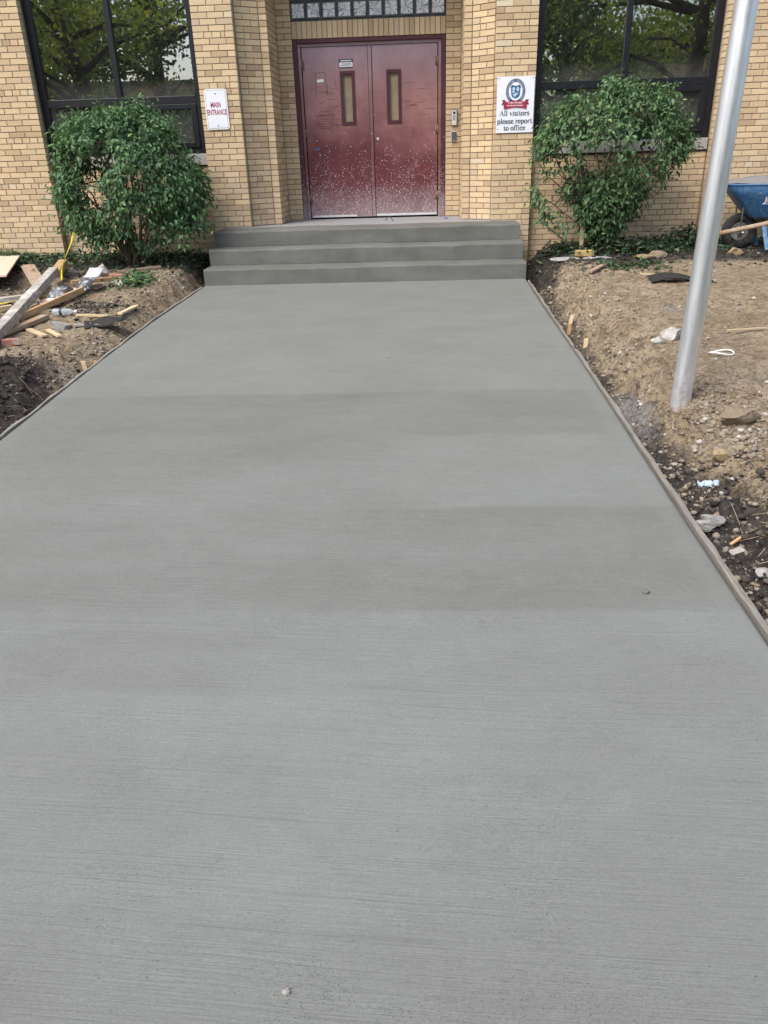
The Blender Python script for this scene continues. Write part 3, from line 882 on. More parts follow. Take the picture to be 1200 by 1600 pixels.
# a block: flat rim, then a dished pressed face
gv = [(-.094, -.012, -.094), (.094, -.012, -.094), (.094, -.012, .094), (-.094, -.012, .094),
      (-.078, -.012, -.078), (.078, -.012, -.078), (.078, -.012, .078), (-.078, -.012, .078),
      (-.070, -.004, -.070), (.070, -.004, -.070), (.070, -.004, .070), (-.070, -.004, .070),
      (-.094, .02, -.094), (.094, .02, -.094), (.094, .02, .094), (-.094, .02, .094)]
gf = [(8, 9, 10, 11)]
for i in range(4):
    j = (i + 1) % 4
    gf += [(i, j, 4 + j, 4 + i), (4 + i, 4 + j, 8 + j, 8 + i), (12 + i, 12 + j, j, i)]
gm.add(gv, gf); gme = gm.mesh('glass_block'); gme.materials.append(M['glass_block'])
for r_ in range(6):
    for i in range(10):
        ob = link_mesh('glass_block', gme, None, gb)
        ob.location = (-1.015 + gw * (i + .5), .99, ZL + 2.452 + gw * (r_ + .5))

# ---- windows
def window(s):
    pe = PIER_R if s > 0 else -PIER_L
    x0, x1 = sorted((s * 2.094, s * (pe - .004)))
    zb, zt = 1.452, ZT + .02
    yf = .135
    mb = MB()
    fw = .085
    mb.ext(x0, x0 + fw, yf, yf + .09, zb, zt); mb.ext(x1 - fw, x1, yf, yf + .09, zb, zt)
    mb.ext(x0 + fw, x1 - fw, yf, yf + .09, zb, zb + .07)
    fr_ = part(mb, 'window_frame', M['frame'], bevel=.004)
    xm = (x0 + x1) / 2 + (-.005 if s > 0 else -.02)
    ins = []
    zr = 2.075 if s < 0 else 2.085
    m2 = MB(); m2.ext(x0 + fw + .001, x1 - fw - .001, yf - .004, yf + .085, zr - .045, zr + .045); m2.build('rail', M['frame'], fr_, bevel=.004)
    m2 = MB(); m2.ext(xm - .034, xm + .034, yf - .003, yf + .085, zr + .046, zt - .01); m2.build('mullion', M['frame'], fr_, bevel=.004)
    m2 = MB(); m2.ext(xm - .034, xm + .034, yf - .003, yf + .085, zb + .071, zr - .046); m2.build('mullion', M['frame'], fr_, bevel=.004)
    # opening hopper in the lower right light
    hx0, hx1 = xm + .036, x1 - fw - .002
    m2 = MB()
    hz0, hz1 = zb + .072, zr - .047
    m2.ext(hx0, hx0 + .06, yf - .012, yf + .07, hz0, hz1); m2.ext(hx1 - .075, hx1, yf - .012, yf + .07, hz0, hz1)
    m2.ext(hx0 + .06, hx1 - .075, yf - .012, yf + .07, hz1 - .06, hz1); m2.ext(hx0 + .06, hx1 - .075, yf - .012, yf + .07, hz0, hz0 + .06)
    m2.build('sash', M['frame'], fr_, bevel=.004)
    # thin bright beads inside the frame
    for (a, b, c, d) in ((x0 + fw, xm - .034, zr + .045, zt - .05), (xm + .034, x1 - fw, zr + .045, zt - .05), (x0 + fw, xm - .034, zb + .07, zr - .045), (hx0 + .06, hx1 - .075, hz0 + .06, hz1 - .06)):
        m2 = MB(); m2.ext(a - .004, b + .004, yf + .040, yf + .046, c - .004, d + .004)
        o = m2.build('pane', M['glass'], fr_)
    return fr_
window(-1); window(1)
for s in (-1, 1):
    pe = PIER_R if s > 0 else -PIER_L
    mb = MB(); x0, x1 = sorted((s * 2.096, s * (pe - .006)))
    nseg = 3
    for i in range(nseg):
        a = x0 + (x1 - x0) * i / nseg; b = x0 + (x1 - x0) * (i + 1) / nseg
        m2 = MB(); m2.ext(a + .002, b - .002, .088, .30, 1.315, 1.450)
        part(m2, 'window_sill', M['sill'], bevel=.006)

# ---- doors and their frame
mb = MB()
FH = ZL + 2.234
for s in (-1, 1):
    mb.ext(*sorted((s * 1.012, s * .958)), .972, 1.12, ZL, FH - .002)
    pass
mb.ext(-.957, .957, .972, 1.12, FH - .045, FH - .002)
df_ = part(mb, 'door_frame', M['door_frame'], bevel=.003)
mb = MB()
for s in (-1, 1): mb.ext(*sorted((s * .957, s * .920)), 1.012, 1.12, ZL, FH - .085)
mb.ext(-.957, .957, 1.012, 1.12, FH - .084, FH - .046)
mb.build('door_stop', M['door_edge'], df_, bevel=.003)
mb = MB(); mb.ext(-1.0, 1.0, 1.121, 1.4, ZL - .1, FH); part(mb, 'gap_shade_backing', M['dark_metal_gap_shade'])  # dark sheet added behind the leaves so their gaps read as shade
def leaf(s):
    x0, x1 = sorted((s * .0, s * .912))
    x0 += .006; x1 -= .005
    yf = 1.028
    zb, zt = ZL + .018, FH - .09
    cx = s * .318 + (.010 if s < 0 else .002)
    lw, lz0, lz1 = .070, 1.785, 2.375
    mb = MB()      # slab round the opening of its window
    mb.ext(x0, cx - lw, yf, yf + .045, zb, zt); mb.ext(cx + lw, x1, yf, yf + .045, zb, zt)
    mb.ext(cx - lw, cx + lw, yf, yf + .045, zb, lz0); mb.ext(cx - lw, cx + lw, yf, yf + .045, lz1, zt)
    d = part(mb, 'door', M['door'])
    m2 = MB()
    for (a, b, c, e) in ((cx - lw - .03, cx - lw + .012, lz0 - .03, lz1 + .03), (cx + lw - .012, cx + lw + .03, lz0 - .03, lz1 + .03)):
        m2.ext(a, b, yf - .011, yf + .001, c, e)
    m2.ext(cx - lw + .012, cx + lw - .012, yf - .011, yf + .001, lz0 - .03, lz0 + .010); m2.ext(cx - lw + .012, cx + lw - .012, yf - .011, yf + .001, lz1 - .010, lz1 + .03)
    m2.build('lite_frame', M['door_frame'], d, bevel=.002)
    m2 = MB(); m2.ext(cx - lw, cx + lw, yf + .028, yf + .034, lz0, lz1); m2.build('lite', M['lite'], d)
    for zz in (ZL + .22, ZL + 1.06, ZL + 1.88):
        m2 = MB(); m2.tube([(s * .914, yf - .012, zz), (s * .914, yf - .012, zz + .115)], .011, 10)
        m2.ext(*sorted((s * .905, s * .880)), yf - .004, yf - .0005, zz, zz + .115)
        m2.build('hinge', M['hinge'], d, True)
    m2 = MB()
    if s < 0: m2.ext(x0 + .02, x0 + .66, yf - .006, yf - .0005, zb + .004, zb + .030)
    else: m2.ext(x0 + .03, x1 - .01, yf - .006, yf - .0005, zb + .004, zb + .034)
    m2.build('kick_strip', M['steel'], d)
    return d
dl_ = leaf(-1); dr_ = leaf(1)
m2 = MB(); m2.ext(-.020, .024, 1.012, 1.0275, ZL + .02, FH - .092); m2.build('astragal', M['door_edge'], dl_, bevel=.002)
m2 = MB(); m2.ext(-.027, -.0205, 1.024, 1.0275, ZL + .02, FH - .092); m2.ext(.0245, .031, 1.024, 1.0275, ZL + .02, FH - .092); m2.build('seam_shade', M['dark_metal_gap_shade'], dl_)  # dark strips laid on the face as the shade beside the astragal
# notices and scraps stuck on the left door
yf = 1.028
m2 = MB(); m2.ext(-.412, -.222, yf - .0025, yf - .0005, 2.437, 2.545); nt = m2.build('notice', M['ink_text'], dl_)
m2 = MB(); m2.ext(-.406, -.228, yf - .0042, yf - .0027, 2.452, 2.505); m2.build('notice_print', M['ink_white'], nt)
m2 = MB()
for (z, xs) in ((2.524, 5), ):
    for i in range(6): m2.ext(-.385 + i * .025, -.385 + i * .025 + .018, yf - .0042, yf - .0027, z - .007, z + .008)
m2.build('notice_print', M['ink_white'], nt)
m2 = MB()
for (z, n_, x0) in ((2.488, 6, -.37), (2.472, 7, -.385)):
    for i in range(n_): m2.ext(x0 + i * .021, x0 + i * .021 + .015, yf - .0056, yf - .0044, z - .004, z + .005)
m2.build('notice_print', M['ink_text'], nt)
m2 = MB(); m2.box((-.676, yf - .0015, 2.300), (.088, .002, .034), 0, 0, -.06); m2.build('label_scrap', M['ink_white'], dl_)
m2 = MB(); m2.box((-.765, yf - .0015, 1.466), (.045, .002, .026), 0, 0, .2); m2.build('tape_scrap', M['blue_tape'], dl_)
m2 = MB(); m2.tube([(.082, yf - .012, 1.572), (.082, yf + .002, 1.572)], [.016, .018], 12); m2.build('lock_cylinder', M['steel'], dr_)
m2 = MB()      # scratches and the ghost of an old plate
random.seed(3)
for i in range(34):
    xx = random.uniform(-.82, -.42); zz = random.uniform(1.70, 2.30); ln = random.uniform(.03, .16)
    if random.random() < .62: m2.ext(xx, min(xx + ln, -.43), yf - .0012, yf - .0003, zz, zz + random.uniform(.002, .005))
    else: m2.ext(xx, xx + random.uniform(.002, .004), yf - .0012, yf - .0003, zz - ln, zz)
for (a, b, c, e) in ((-.74, -.60, 2.39, 2.394), (-.60, -.596, 2.15, 2.394), (-.74, -.736, 2.12, 2.394)): m2.ext(a, b, yf - .0014, yf - .0003, c, e)
for i in range(16):
    xx = random.uniform(.42, .80); zz = random.uniform(1.85, 2.25); ln = random.uniform(.04, .18)
    m2.ext(xx, min(xx + ln, .88), yf - .0012, yf - .0003, zz, zz + random.uniform(.002, .004))
m2.build('scratches', M['dark_metal_gap_shade'], dl_)
random.seed(11)

# ------------------------------------------------------------------ lettering
def text_mesh(body, size, m, parent, name, loc, bold=.0, sx=1.0, depth=.0012, align='CENTER', rot=(math.pi / 2, 0, 0)):
    cu = bpy.data.curves.new('tmp', 'FONT')
    cu.body = body; cu.size = size; cu.align_x = align; cu.align_y = 'CENTER'; cu.offset = bold; cu.extrude = depth / 2
    cu.resolution_u = 3
    ob = bpy.data.objects.new('tmp', cu); col.objects.link(ob)
    bpy.context.view_layer.update()
    me = bpy.data.meshes.new_from_object(ob.evaluated_get(bpy.context.evaluated_depsgraph_get()))
    bpy.data.objects.remove(ob); bpy.data.curves.remove(cu)
    me.transform(Matrix.Diagonal((sx, 1, 1, 1)))
    me.materials.clear(); me.materials.append(m)
    o = link_mesh(name, me, None, parent); o.location = loc; o.rotation_euler = rot
    return o

def arc(cx, cy, rx, ry, a0, a1, n=14):
    return [(cx + rx * math.cos(R(a0 + (a1 - a0) * i / n)), cy + ry * math.sin(R(a0 + (a1 - a0) * i / n))) for i in range(n + 1)]
THK, THN = .135, .062
def sf(x, y, w=.2): return ('r', x - w / 2, x + w / 2, y - .022, y + .022)
G = {   # letter: (width, strokes); a list is a pen stroke with thick stems and thin hairlines, 'r' a serif
 'A': (.72, [('w', [(.08, 0), (.35, .70)], .065), ('w', [(.34, .70), (.64, 0)], .145), ('r', .18, .52, .22, .255), sf(.08, .016, .2), sf(.64, .016, .24)]),
 'l': (.30, [('w', [(.15, 0), (.15, .74)], .135), sf(.15, .016, .25), ('r', .04, .15, .71, .74)]),
 'i': (.30, [('w', [(.15, 0), (.15, .47)], .135), sf(.15, .016, .25), ('r', .04, .15, .44, .47), ('d', .15, .64, .065)]),
 'v': (.50, [('w', [(.09, .47), (.27, 0)], .14), ('w', [(.26, 0), (.43, .47)], .065), sf(.09, .455, .2), sf(.42, .455, .16)]),
 's': (.42, [('p', arc(.21, .345, .13, .125, 20, 200, 10) + [(.12, .27), (.21, .24), (.30, .20)] + arc(.21, .13, .13, .125, 20, -170, 12))]),
 't': (.36, [('w', [(.16, .09), (.16, .62)], .135), ('r', .03, .32, .435, .47), ('p', arc(.25, .10, .09, .09, 180, 330, 8))]),
 'o': (.52, [('p', arc(.26, .235, .19, .23, 0, 360, 26))]),
 'r': (.42, [('w', [(.14, 0), (.14, .47)], .135), sf(.14, .016, .25), ('r', .03, .14, .44, .47), ('p', arc(.28, .30, .13, .15, 175, 60, 8)), ('d', .35, .40, .06)]),
 'p': (.55, [('w', [(.13, -.22), (.13, .47)], .135), sf(.13, -.205, .25), ('r', .02, .13, .44, .47), ('p', arc(.30, .235, .17, .23, 150, -150, 22))]),
 'e': (.46, [('p', arc(.24, .235, .175, .23, 5, 320, 24)), ('r', .09, .40, .225, .258)]),
 'a': (.48, [('w', [(.34, .05), (.34, .36)], .135), ('p', arc(.22, .35, .13, .115, 20, 165, 9)), ('p', arc(.21, .14, .13, .13, 60, 330, 18)), ('r', .32, .46, 0, .035)]),
 'c': (.44, [('p', arc(.24, .235, .175, .23, 50, 315, 22)), ('d', .35, .37, .055)]),
 'f': (.34, [('w', [(.14, 0), (.14, .60)], .135), sf(.14, .016, .25), ('r', .03, .28, .435, .47), ('p', arc(.25, .60, .11, .13, 180, 60, 8)), ('d', .31, .68, .05)]),
 ' ': (.28, []),
}
def serif_text(body, size, cx, zc, y0, mb, dep=.0012):
    W = sum(G[c][0] for c in body) * size
    x = cx - W / 2
    lay_ = 0
    def poly(pts, k):
        n = len(pts); yy = y0 - dep - .00008 * k
        mb.add([(px, yy, pz) for px, pz in pts] + [(px, y0, pz) for px, pz in pts],
               [tuple(range(n)), tuple(range(2 * n - 1, n - 1, -1))] + [(i, n + i, n + (i + 1) % n, (i + 1) % n) for i in range(n)], .5)
    for c in body:
        for k, g in enumerate(G[c][1]):
            T = lambda p: (x + p[0] * size, zc + p[1] * size)
            if g[0] == 'r':
                poly([T(q) for q in ((g[1], g[3]), (g[2], g[3]), (g[2], g[4]), (g[1], g[4]))], k)
            elif g[0] == 'd':
                poly([T((g[1] + g[3] * math.cos(a * math.pi / 5), g[2] + g[3] * math.sin(a * math.pi / 5))) for a in range(10)], k)
            elif g[0] == 'w':
                (a, b), (c2, d2) = g[1]; hw = g[2] / 2
                poly([T(q) for q in ((a - hw, b), (a + hw, b), (c2 + hw, d2), (c2 - hw, d2))], k)
            else:
                P = g[1]
                for i in range(len(P) - 1):
                    dx, dy = P[i + 1][0] - P[i][0], P[i + 1][1] - P[i][1]
                    ln = math.hypot(dx, dy) or 1
                    hw = (THN + (THK - THN) * abs(dy / ln)) / 2 + .008
                    nx_, ny_ = -dy / ln * hw, dx / ln * hw
                    ex, ey = dx / ln * .012, dy / ln * .012
                    poly([T(q) for q in ((P[i][0] - nx_ - ex, P[i][1] - ny_ - ey), (P[i + 1][0] - nx_ + ex, P[i + 1][1] - ny_ + ey), (P[i + 1][0] + nx_ + ex, P[i + 1][1] + ny_ + ey), (P[i][0] + nx_ - ex, P[i][1] + ny_ - ey))], k + i % 2 * .5)
        x += G[c][0] * size

def plate(pts, y0, y1, m, name, parent):
    """flat figure in the x-z plane, y0 nearer the street"""
    mb = MB(); n = len(pts)
    mb.add([(px, y0, pz) for px, pz in pts] + [(px, y1, pz) for px, pz in pts],
           [tuple(range(n)), tuple(range(2 * n - 1, n - 1, -1))] + [(i, n + i, n + (i + 1) % n, (i + 1) % n) for i in range(n)])
    return mb.build(name, m, parent)
def rrect(w, h_, r, n=6):
    out = []
    for (sx, sz, a0) in ((1, 1, 0), (-1, 1, 90), (-1, -1, 180), (1, -1, 270)):
        for i in range(n + 1):
            a = R(a0 + 90 * i / n)
            out.append((sx * (w / 2 - r) + r * math.cos(a), sz * (h_ / 2 - r) + r * math.sin(a)))
    return out

# MAIN ENTRANCE sign
ms = tag(empty('entrance_sign', (-1.887, -.014, 1.947)), 'white rounded metal sign reading MAIN ENTRANCE in maroon', 'sign')
plate(rrect(.286, .455, .035), 0, .004, M['sign_warm'], 'sign_plate', ms)
plate(rrect(.258, .427, .026), -.0008, -.0002, M['ink_grey'], 'sign_border', ms)
plate(rrect(.250, .419, .023), -.0018, -.0009, M['sign_white'], 'sign_face', ms)
text_mesh('MAIN', .083, M['ink_red'], ms, 'lettering', (-.008, -.0026, .047), .0017, .64)
text_mesh('ENTRANCE', .083, M['ink_red'], ms, 'lettering', (0, -.0026, -.036), .0017, .585)
for z in (.175, -.185):
    mb = MB(); mb.tube([(0, .0, z), (0, -.006, z)], [.008, .0065], 10); mb.build('bolt', M['dark_metal_gap_shade'], ms)

# visitors sign
vx, vz = 1.845, 1.883
vsn = tag(empty('visitors_sign', (vx, -.012, vz)), 'white square cornered sign with crest asking all visitors to report to office', 'sign')
plate([(-.229, -.309), (.229, -.309), (.229, .309), (-.229, .309)], 0, .005, M['sign_white'], 'sign_plate', vsn)
mb = MB()
for (body, z, sz) in (('All visitors', -.118, .100), ('please report', -.205, .100), ('to office', -.281, .100)):
    serif_text(body, sz * .765, -.004 if 'v' in body else 0, z + .0, -.0004, mb)
mb.build('lettering', M['ink_text'], vsn)
def ell(rx, rz, cx=0, cz=0, n=40, a0=0, a1=360):
    return [(cx + rx * math.cos(R(a0 + (a1 - a0) * i / n)), cz + rz * math.sin(R(a0 + (a1 - a0) * i / n))) for i in range(n)]
ez = .147
plate(ell(.119, .138, 0, ez), -.0010, -.0002, M['ink_navy'], 'crest_ring', vsn)
plate(ell(.113, .131, 0, ez), -.0016, -.0011, M['ink_pale'], 'crest_ring', vsn)
plate(ell(.110, .128, 0, ez), -.0022, -.0017, M['ink_navy'], 'crest_ring', vsn)
plate(ell(.085, .100, 0, ez), -.0028, -.0023, M['sign_white'], 'crest_field', vsn)
mb = MB()      # the lettering round the ring is only a few millimetres high and not readable: strokes of its size
random.seed(5)
for i in range(64):
    a = R(228 - i * (276 / 63))
    if i in (3, 9, 21, 31, 32, 44, 54): continue
    for q in range(2):
        aa = a + random.uniform(-.02, .02); cx_, cz_ = .0975 * math.cos(aa), ez + .114 * math.sin(aa)
        ux, uz = math.cos(aa), math.sin(aa)
        l, w_ = random.choice([(.011, .0022), (.011, .0022), (.003, .006)])
        P = [(-l / 2, -w_ / 2), (l / 2, -w_ / 2), (l / 2, w_ / 2), (-l / 2, w_ / 2)]
        yy = -.0030 - .0001 * q
        mb.add([(cx_ + p[0] * ux - p[1] * uz, yy, cz_ + p[0] * uz + p[1] * ux) for p in P], [(0, 1, 2, 3)])
mb.build('crest_lettering', M['ink_white'], vsn)
sh = [(-.050, .075), (-.028, .068), (0, .058), (.028, .068), (.050, .075), (.056, .060), (.066, .052), (.058, .035), (.056, .0), (.054, -.030), (.046, -.052), (.026, -.068), (0, -.078), (-.026, -.068), (-.046, -.052), (-.054, -.030), (-.056, 0), (-.058, .035), (-.066, .052), (-.056, .060)]
sh = [(x, z + ez - .002) for x, z in sh][::-1]
plate(sh, -.0036, -.0030, M['ink_blue'], 'crest_shield', vsn)
plate([(x * .90, (z - ez) * .90 + ez) for x, z in sh], -.0041, -.0037, M['ink_navy'], 'crest_shield', vsn)
plate([(x * .84, (z - ez) * .85 + ez) for x, z in sh], -.0046, -.0042, M['ink_blue'], 'crest_shield', vsn)
pale = [ell(.017, .021, -.024, ez + .026, 14), ell(.017, .024, .025, ez + .024, 14), [(-.044, ez + .002), (-.044, ez - .014), (-.012, ez - .012), (-.012, ez + .003)],
        [(-.01, ez - .010), (-.01, ez - .013), (.046, ez - .012), (.046, ez - .009)],
        [(-.028, ez - .030), (0, ez - .050), (.034, ez - .026), (.004, ez - .018)], [(-.040, ez - .036), (-.010, ez - .060), (.004, ez - .056), (-.028, ez - .032)]]
for i, p in enumerate(pale): plate(p, -.0052 - .0002 * i, -.0047, M['ink_pale'], 'crest_charge', vsn)
plate([(.004, ez + .06), (-.004, ez + .06), (-.005, ez - .008), (.005, ez - .008)], -.0058, -.0047, M['ink_navy'], 'crest_charge', vsn)
rb = [(-.140 + .28 * i / 16, .028 + .018 * math.sin(math.pi * i / 16)) for i in range(17)]
top_ = [(x, z) for x, z in rb]; bot_ = [(x, z - .074) for x, z in rb][::-1]
plate(top_[::-1] + bot_[::-1], -.0075, -.0062, M['ink_crimson'], 'ribbon', vsn)
for s in (-1, 1):
    P = [(s * .134, .052), (s * .168, .060), (s * .150, .032), (s * .172, .004), (s * .134, .006)]
    plate(P if s > 0 else P[::-1], -.0061, -.0050, M['ink_crimson_dark'], 'ribbon_tail', vsn)
    P = [(s * .118, .050), (s * .140, .060), (s * .141, -.03), (s * .118, -.044)]
    plate(P if s > 0 else P[::-1], -.0084, -.0076, M['ink_crimson'], 'ribbon_fold', vsn)
text_mesh('A New Paradigm', .027, M['ink_white'], vsn, 'ribbon_lettering', (0, -.0082, .024), .0004, .95)
text_mesh('for Education Campus', .023, M['ink_white'], vsn, 'ribbon_lettering', (0, -.0082, -.006), .0004, .95)
for (x, z) in ((-.21, .29), (.21, .29), (-.21, -.265), (.21, -.265)):
    mb = MB(); mb.tube([(x, 0, z), (x, -.004, z)], [.006, .005], 8); mb.build('screw', M['dark_metal_gap_shade'], vsn)

# intercom and card reader beside the door
ic = tag(empty('intercom', (1.137, YD - .001, 1.80)), 'silver video intercom box with black lens on the brick jamb', 'intercom')
mb = MB(); mb.ext(-.042, .042, -.030, 0, -.098, .095); mb.build('housing', M['grey_plastic'], ic, bevel=.005)
mb = MB(); mb.ext(-.038, .030, -.034, -.0305, -.092, .090); fp = mb.build('face_plate', M['steel'], ic, bevel=.003)
mb = MB(); mb.tube([(-.004, -.036, .058), (-.004, -.042, .058)], [.017, .014], 14); mb.build('lens', M['black_plastic'], ic, True)
mb = MB()
for i in range(5): mb.ext(-.022, .014, -.0362, -.0342, -.030 + i * .012, -.026 + i * .012)
mb.build('speaker_slot', M['grey_plastic'], fp)
mb = MB(); mb.tube([(-.004, -.0345, -.062), (-.004, -.038, -.062)], .010, 10); mb.build('call_button', M['ink_white'], ic)
cr = tag(empty('card_reader', (1.133, YD - .001, 1.567)), 'small dark grey card reader below the intercom', 'card reader')
mb = MB(); mb.ext(-.040, .040, -.006, 0, -.066, .066); mb.build('back_plate', M['sign_warm'], cr, bevel=.003)
mb = MB(); mb.ext(-.035, .035, -.026, -.0065, -.058, .060); mb.build('housing', M['grey_plastic'], cr, bevel=.006)
mb = MB(); mb.ext(-.008, .008, -.029, -.0265, -.052, -.046); mb.build('indicator', M['ink_white'], cr)

# ------------------------------------------------------------------ flagpole
px_, py_ = 2.29, -6.02
pz0 = gz(px_, py_)
fp_ = tag(empty('flagpole', (px_, py_, pz0 - .02)), 'tall galvanised steel pole standing in the dirt right of the path', 'pole')
mb = MB(); mb.tube([(-.006, 0, -.35), (0, 0, 0.0), (.055, -.0, 2.2), (.18, 0, 7.2)], [.061, .061, .059, .048], 36)
mb.build('pole', M['pole'], fp_, True)
mb = MB(); mb.tube([(.18, 0, 7.2), (.181, 0, 7.24), (.182, 0, 7.30)], [.05, .06, .03], 20); mb.build('finial', M['steel'], fp_, True)

# ------------------------------------------------------------------ form boards and stakes along the path
def form(pts, w, label, seed):
    random.seed(seed)
    V = []; Fc = []; n = len(pts)
    for i, (x, y) in enumerate(pts):
        z = float(pathz(y)) + .004 * math.sin(i * 1.3) + random.uniform(-.004, .003)
        ww = w * random.uniform(.82, 1.12) * (1 if x > 0 else -1)
        V += [(x, y, z - .16), (x, y, z - .004), (x + ww * .12, y, z + .001), (x + ww * .9, y, z - .001 + random.uniform(-.006, .003)), (x + ww, y, z - .008), (x + ww, y, z - .16)]
    for i in range(n - 1):
        for q in range(6):
            q2 = (q + 1) % 6
            Fc.append((i * 6 + q, i * 6 + q2, (i + 1) * 6 + q2, (i + 1) * 6 + q))
    Fc.append(tuple(range(6))); Fc.append(tuple((n - 1) * 6 + q for q in range(5, -1, -1)))
    mb = MB(); mb.add(V, Fc); o = mb.build('form_board', M['wood_form'])
    return tag(o, label, 'board', 'form boards along the path')
yy = np.arange(-4.35, -1.42, .12)
form([(RIGHT_X + .016, y) for y in yy], .022, 'narrow wooden form board along the right path edge, nearer the steps', 1)
yy = np.arange(-10.6, -4.36, .11)
form([(RIGHT_X + .018, y) for y in yy], .028, 'long cement crusted form board along the right path edge past the flagpole', 2)
yy = np.arange(-9.5, -1.42, .13)
form([(float(leftx(y)) - .014, y) for y in yy], .028, 'long thin wooden form board along the left path edge', 3)
def stick(name, label, cat, a, b, w, th, m, lift=(0.0, 0.0), roll=0.0, group=None, taper=1.0):
    """a squared stick or board lying from plan point a to plan point b, on the soil"""
    A = Vector((a[0], a[1], gz(*a) + lift[0])); B = Vector((b[0], b[1], gz(*b) + lift[1]))
    d = B - A; L = d.length; d.normalize()
    side = d.cross(Vector((0, 0, 1))).normalized(); up = side.cross(d).normalized()
    rot = Matrix((side, d, up)).transposed()
    mb = MB()
    n = max(2, int(L / .18))
    V = []; Fc = []
    for i in range(n + 1):
        f = i / n; k = 1 + (taper - 1) * f
        ox = random.uniform(-.02, .02) * w; oz = random.uniform(-.03, .03) * th
        V += [(-w / 2 * k + ox, f * L, oz), (w / 2 * k + ox, f * L, oz), (w / 2 * k + ox, f * L, th + oz), (-w / 2 * k + ox, f * L, th + oz)]
    for i in range(n):
        for q in range(4): Fc.append((i * 4 + q, i * 4 + (q + 1) % 4, (i + 1) * 4 + (q + 1) % 4, (i + 1) * 4 + q)[::-1])
    Fc.append((0, 1, 2, 3)); Fc.append((n * 4 + 3, n * 4 + 2, n * 4 + 1, n * 4))
    mb.add(V, Fc)
    o = mb.build(name, m, bevel=min(w, th) * .08)
    o.location = A; o.rotation_euler = (rot @ Matrix.Rotation(roll, 3, 'Y')).to_euler()
    return tag(o, label, cat, group)
def stake(label, x, y, hgt, lean, m, w=.035, group=None):
    mb = MB(); mb.obox((-w / 2, -w * .3, -.12), (w, 0, 0), (0, w * .6, 0), (lean[0], lean[1], .12 + hgt))
    o = mb.build('wooden_stake', m, bevel=.002); o.location = (x, y, gz(x, y))
    return tag(o, label, 'stake', group)
stake('split pale stake against the right form board, leaning away', 2.00, -3.60, .11, (.05, .05), M['wood_pale'], .03)
stake('tan upright stake at the right form board, beside a split one', 1.985, -3.76, .10, (.012, .02), M['wood_tan'], .032)
stake('short pale stake stub in the right bank, nearer the camera', 2.03, -4.28, .075, (.015, .02), M['wood_pale'], .035)
stake('pale stub of a stake behind the left form board by the dark mound', -2.115, -4.66, .085, (-.02, .0), M['wood_pale'], .04)
stake('reddish stub of a stake beside the paler one at the left form board', -2.10, -4.52, .05, (.0, .01), M['wood_tan'], .036)

# ------------------------------------------------------------------ builders' debris, left of the path
random.seed(21)
# plywood sheet propped on rubble
def zz(x, y, d): return Vector((x, y, gz(x, y) + d))
P = [zz(-4.58, -.50, .07), zz(-5.75, -.40, .08), zz(-5.25, -2.22, .13), zz(-3.93, -2.18, .16)]
up = (P[1] - P[0]).cross(P[3] - P[0]).normalized()
if up.z < 0: up = -up
mb = MB(); th = .018
V = [p for p in P] + [p + up * th for p in P]
mb.add(V, [(0, 3, 2, 1)[::-1], (4, 5, 6, 7)] + [(i, (i + 1) % 4, 4 + (i + 1) % 4, 4 + i) for i in range(4)])
o = mb.build('plywood_sheet', M['plywood']); tag(o, 'large pale plywood sheet lying by the left brick pier', 'plywood')
stick('board', 'dirty reddish board lying between the plywood and the heavy timber', 'board', (-4.28, -.95), (-3.10, -3.0), .16, .03, M['wood_board'], (.05, .03))
stick('heavy_timber', 'thick weathered cement smeared timber post, longest piece of the debris', 'timber', (-2.98, -4.55), (-3.53, -1.85), .095, .085, M['wood_grey'], (.03, .10))
mb = MB()
o = stick('sawn_timber', 'clean tan sawn timber end lying beyond the thick weathered post', 'timber', (-3.50, -1.90), (-3.68, -1.25), .10, .085, M['wood_tan'], (.06, .08))
stick('timber', 'grey shorter timber lying under the plywood, left of the thick post', 'timber', (-4.5, -3.20), (-3.50, -2.62), .085, .055, M['wood_grey'], (.02, .04))
stick('batten', 'pale batten end lying just in front of the grey timber at frame edge', 'batten', (-4.1, -3.55), (-3.50, -3.02), .06, .035, M['wood_pale'], (.02, .02))
stick('plank', 'tan plank edge running from under the thick post toward the paper wrapper', 'plank', (-3.20, -3.66), (-2.86, -2.72), .035, .055, M['wood_tan'], (.03, .10))
stick('plank', 'dark tan plank lying low beneath the tan plank edge', 'plank', (-3.14, -4.15), (-2.98, -3.42), .09, .04, M['wood_board'], (.0, .01))
stick('lath', 'tan lath lying behind the wrapper toward the leafy heap', 'lath', (-3.30, -2.0), (-2.87, -1.72), .05, .045, M['wood_tan'], (.03, .02))
stick('lath', 'brown lath lying directly behind the white wrapper', 'lath', (-3.26, -2.34), (-2.93, -2.03), .055, .04, M['wood_board'], (.02, .01))
stick('lath', 'short pale lath nearest the thick post of the two loose slips', 'lath', (-2.98, -3.80), (-2.70, -4.08), .055, .018, M['wood_pale'], (.012, .012))
stick('lath', 'short pale lath nearer the path of the two loose slips', 'lath', (-2.79, -3.82), (-2.53, -4.16), .04, .018, M['wood_pale'], (.012, .012))
stick('lath', 'pale lath lying flat beside the plastic bottle', 'lath', (-2.70, -3.36), (-2.38, -3.38), .045, .018, M['wood_pale'], (.012, .012))
stick('lath', 'grey lath running under the black plastic scrap', 'lath', (-2.58, -3.72), (-2.30, -3.62), .045, .018, M['wood_grey'], (.012, .016))
stick('lath', 'pale lath slip standing askew on the bank left of the path', 'lath', (-2.31, -3.26), (-2.27, -2.86), .05, .02, M['wood_pale'], (.012, .025))
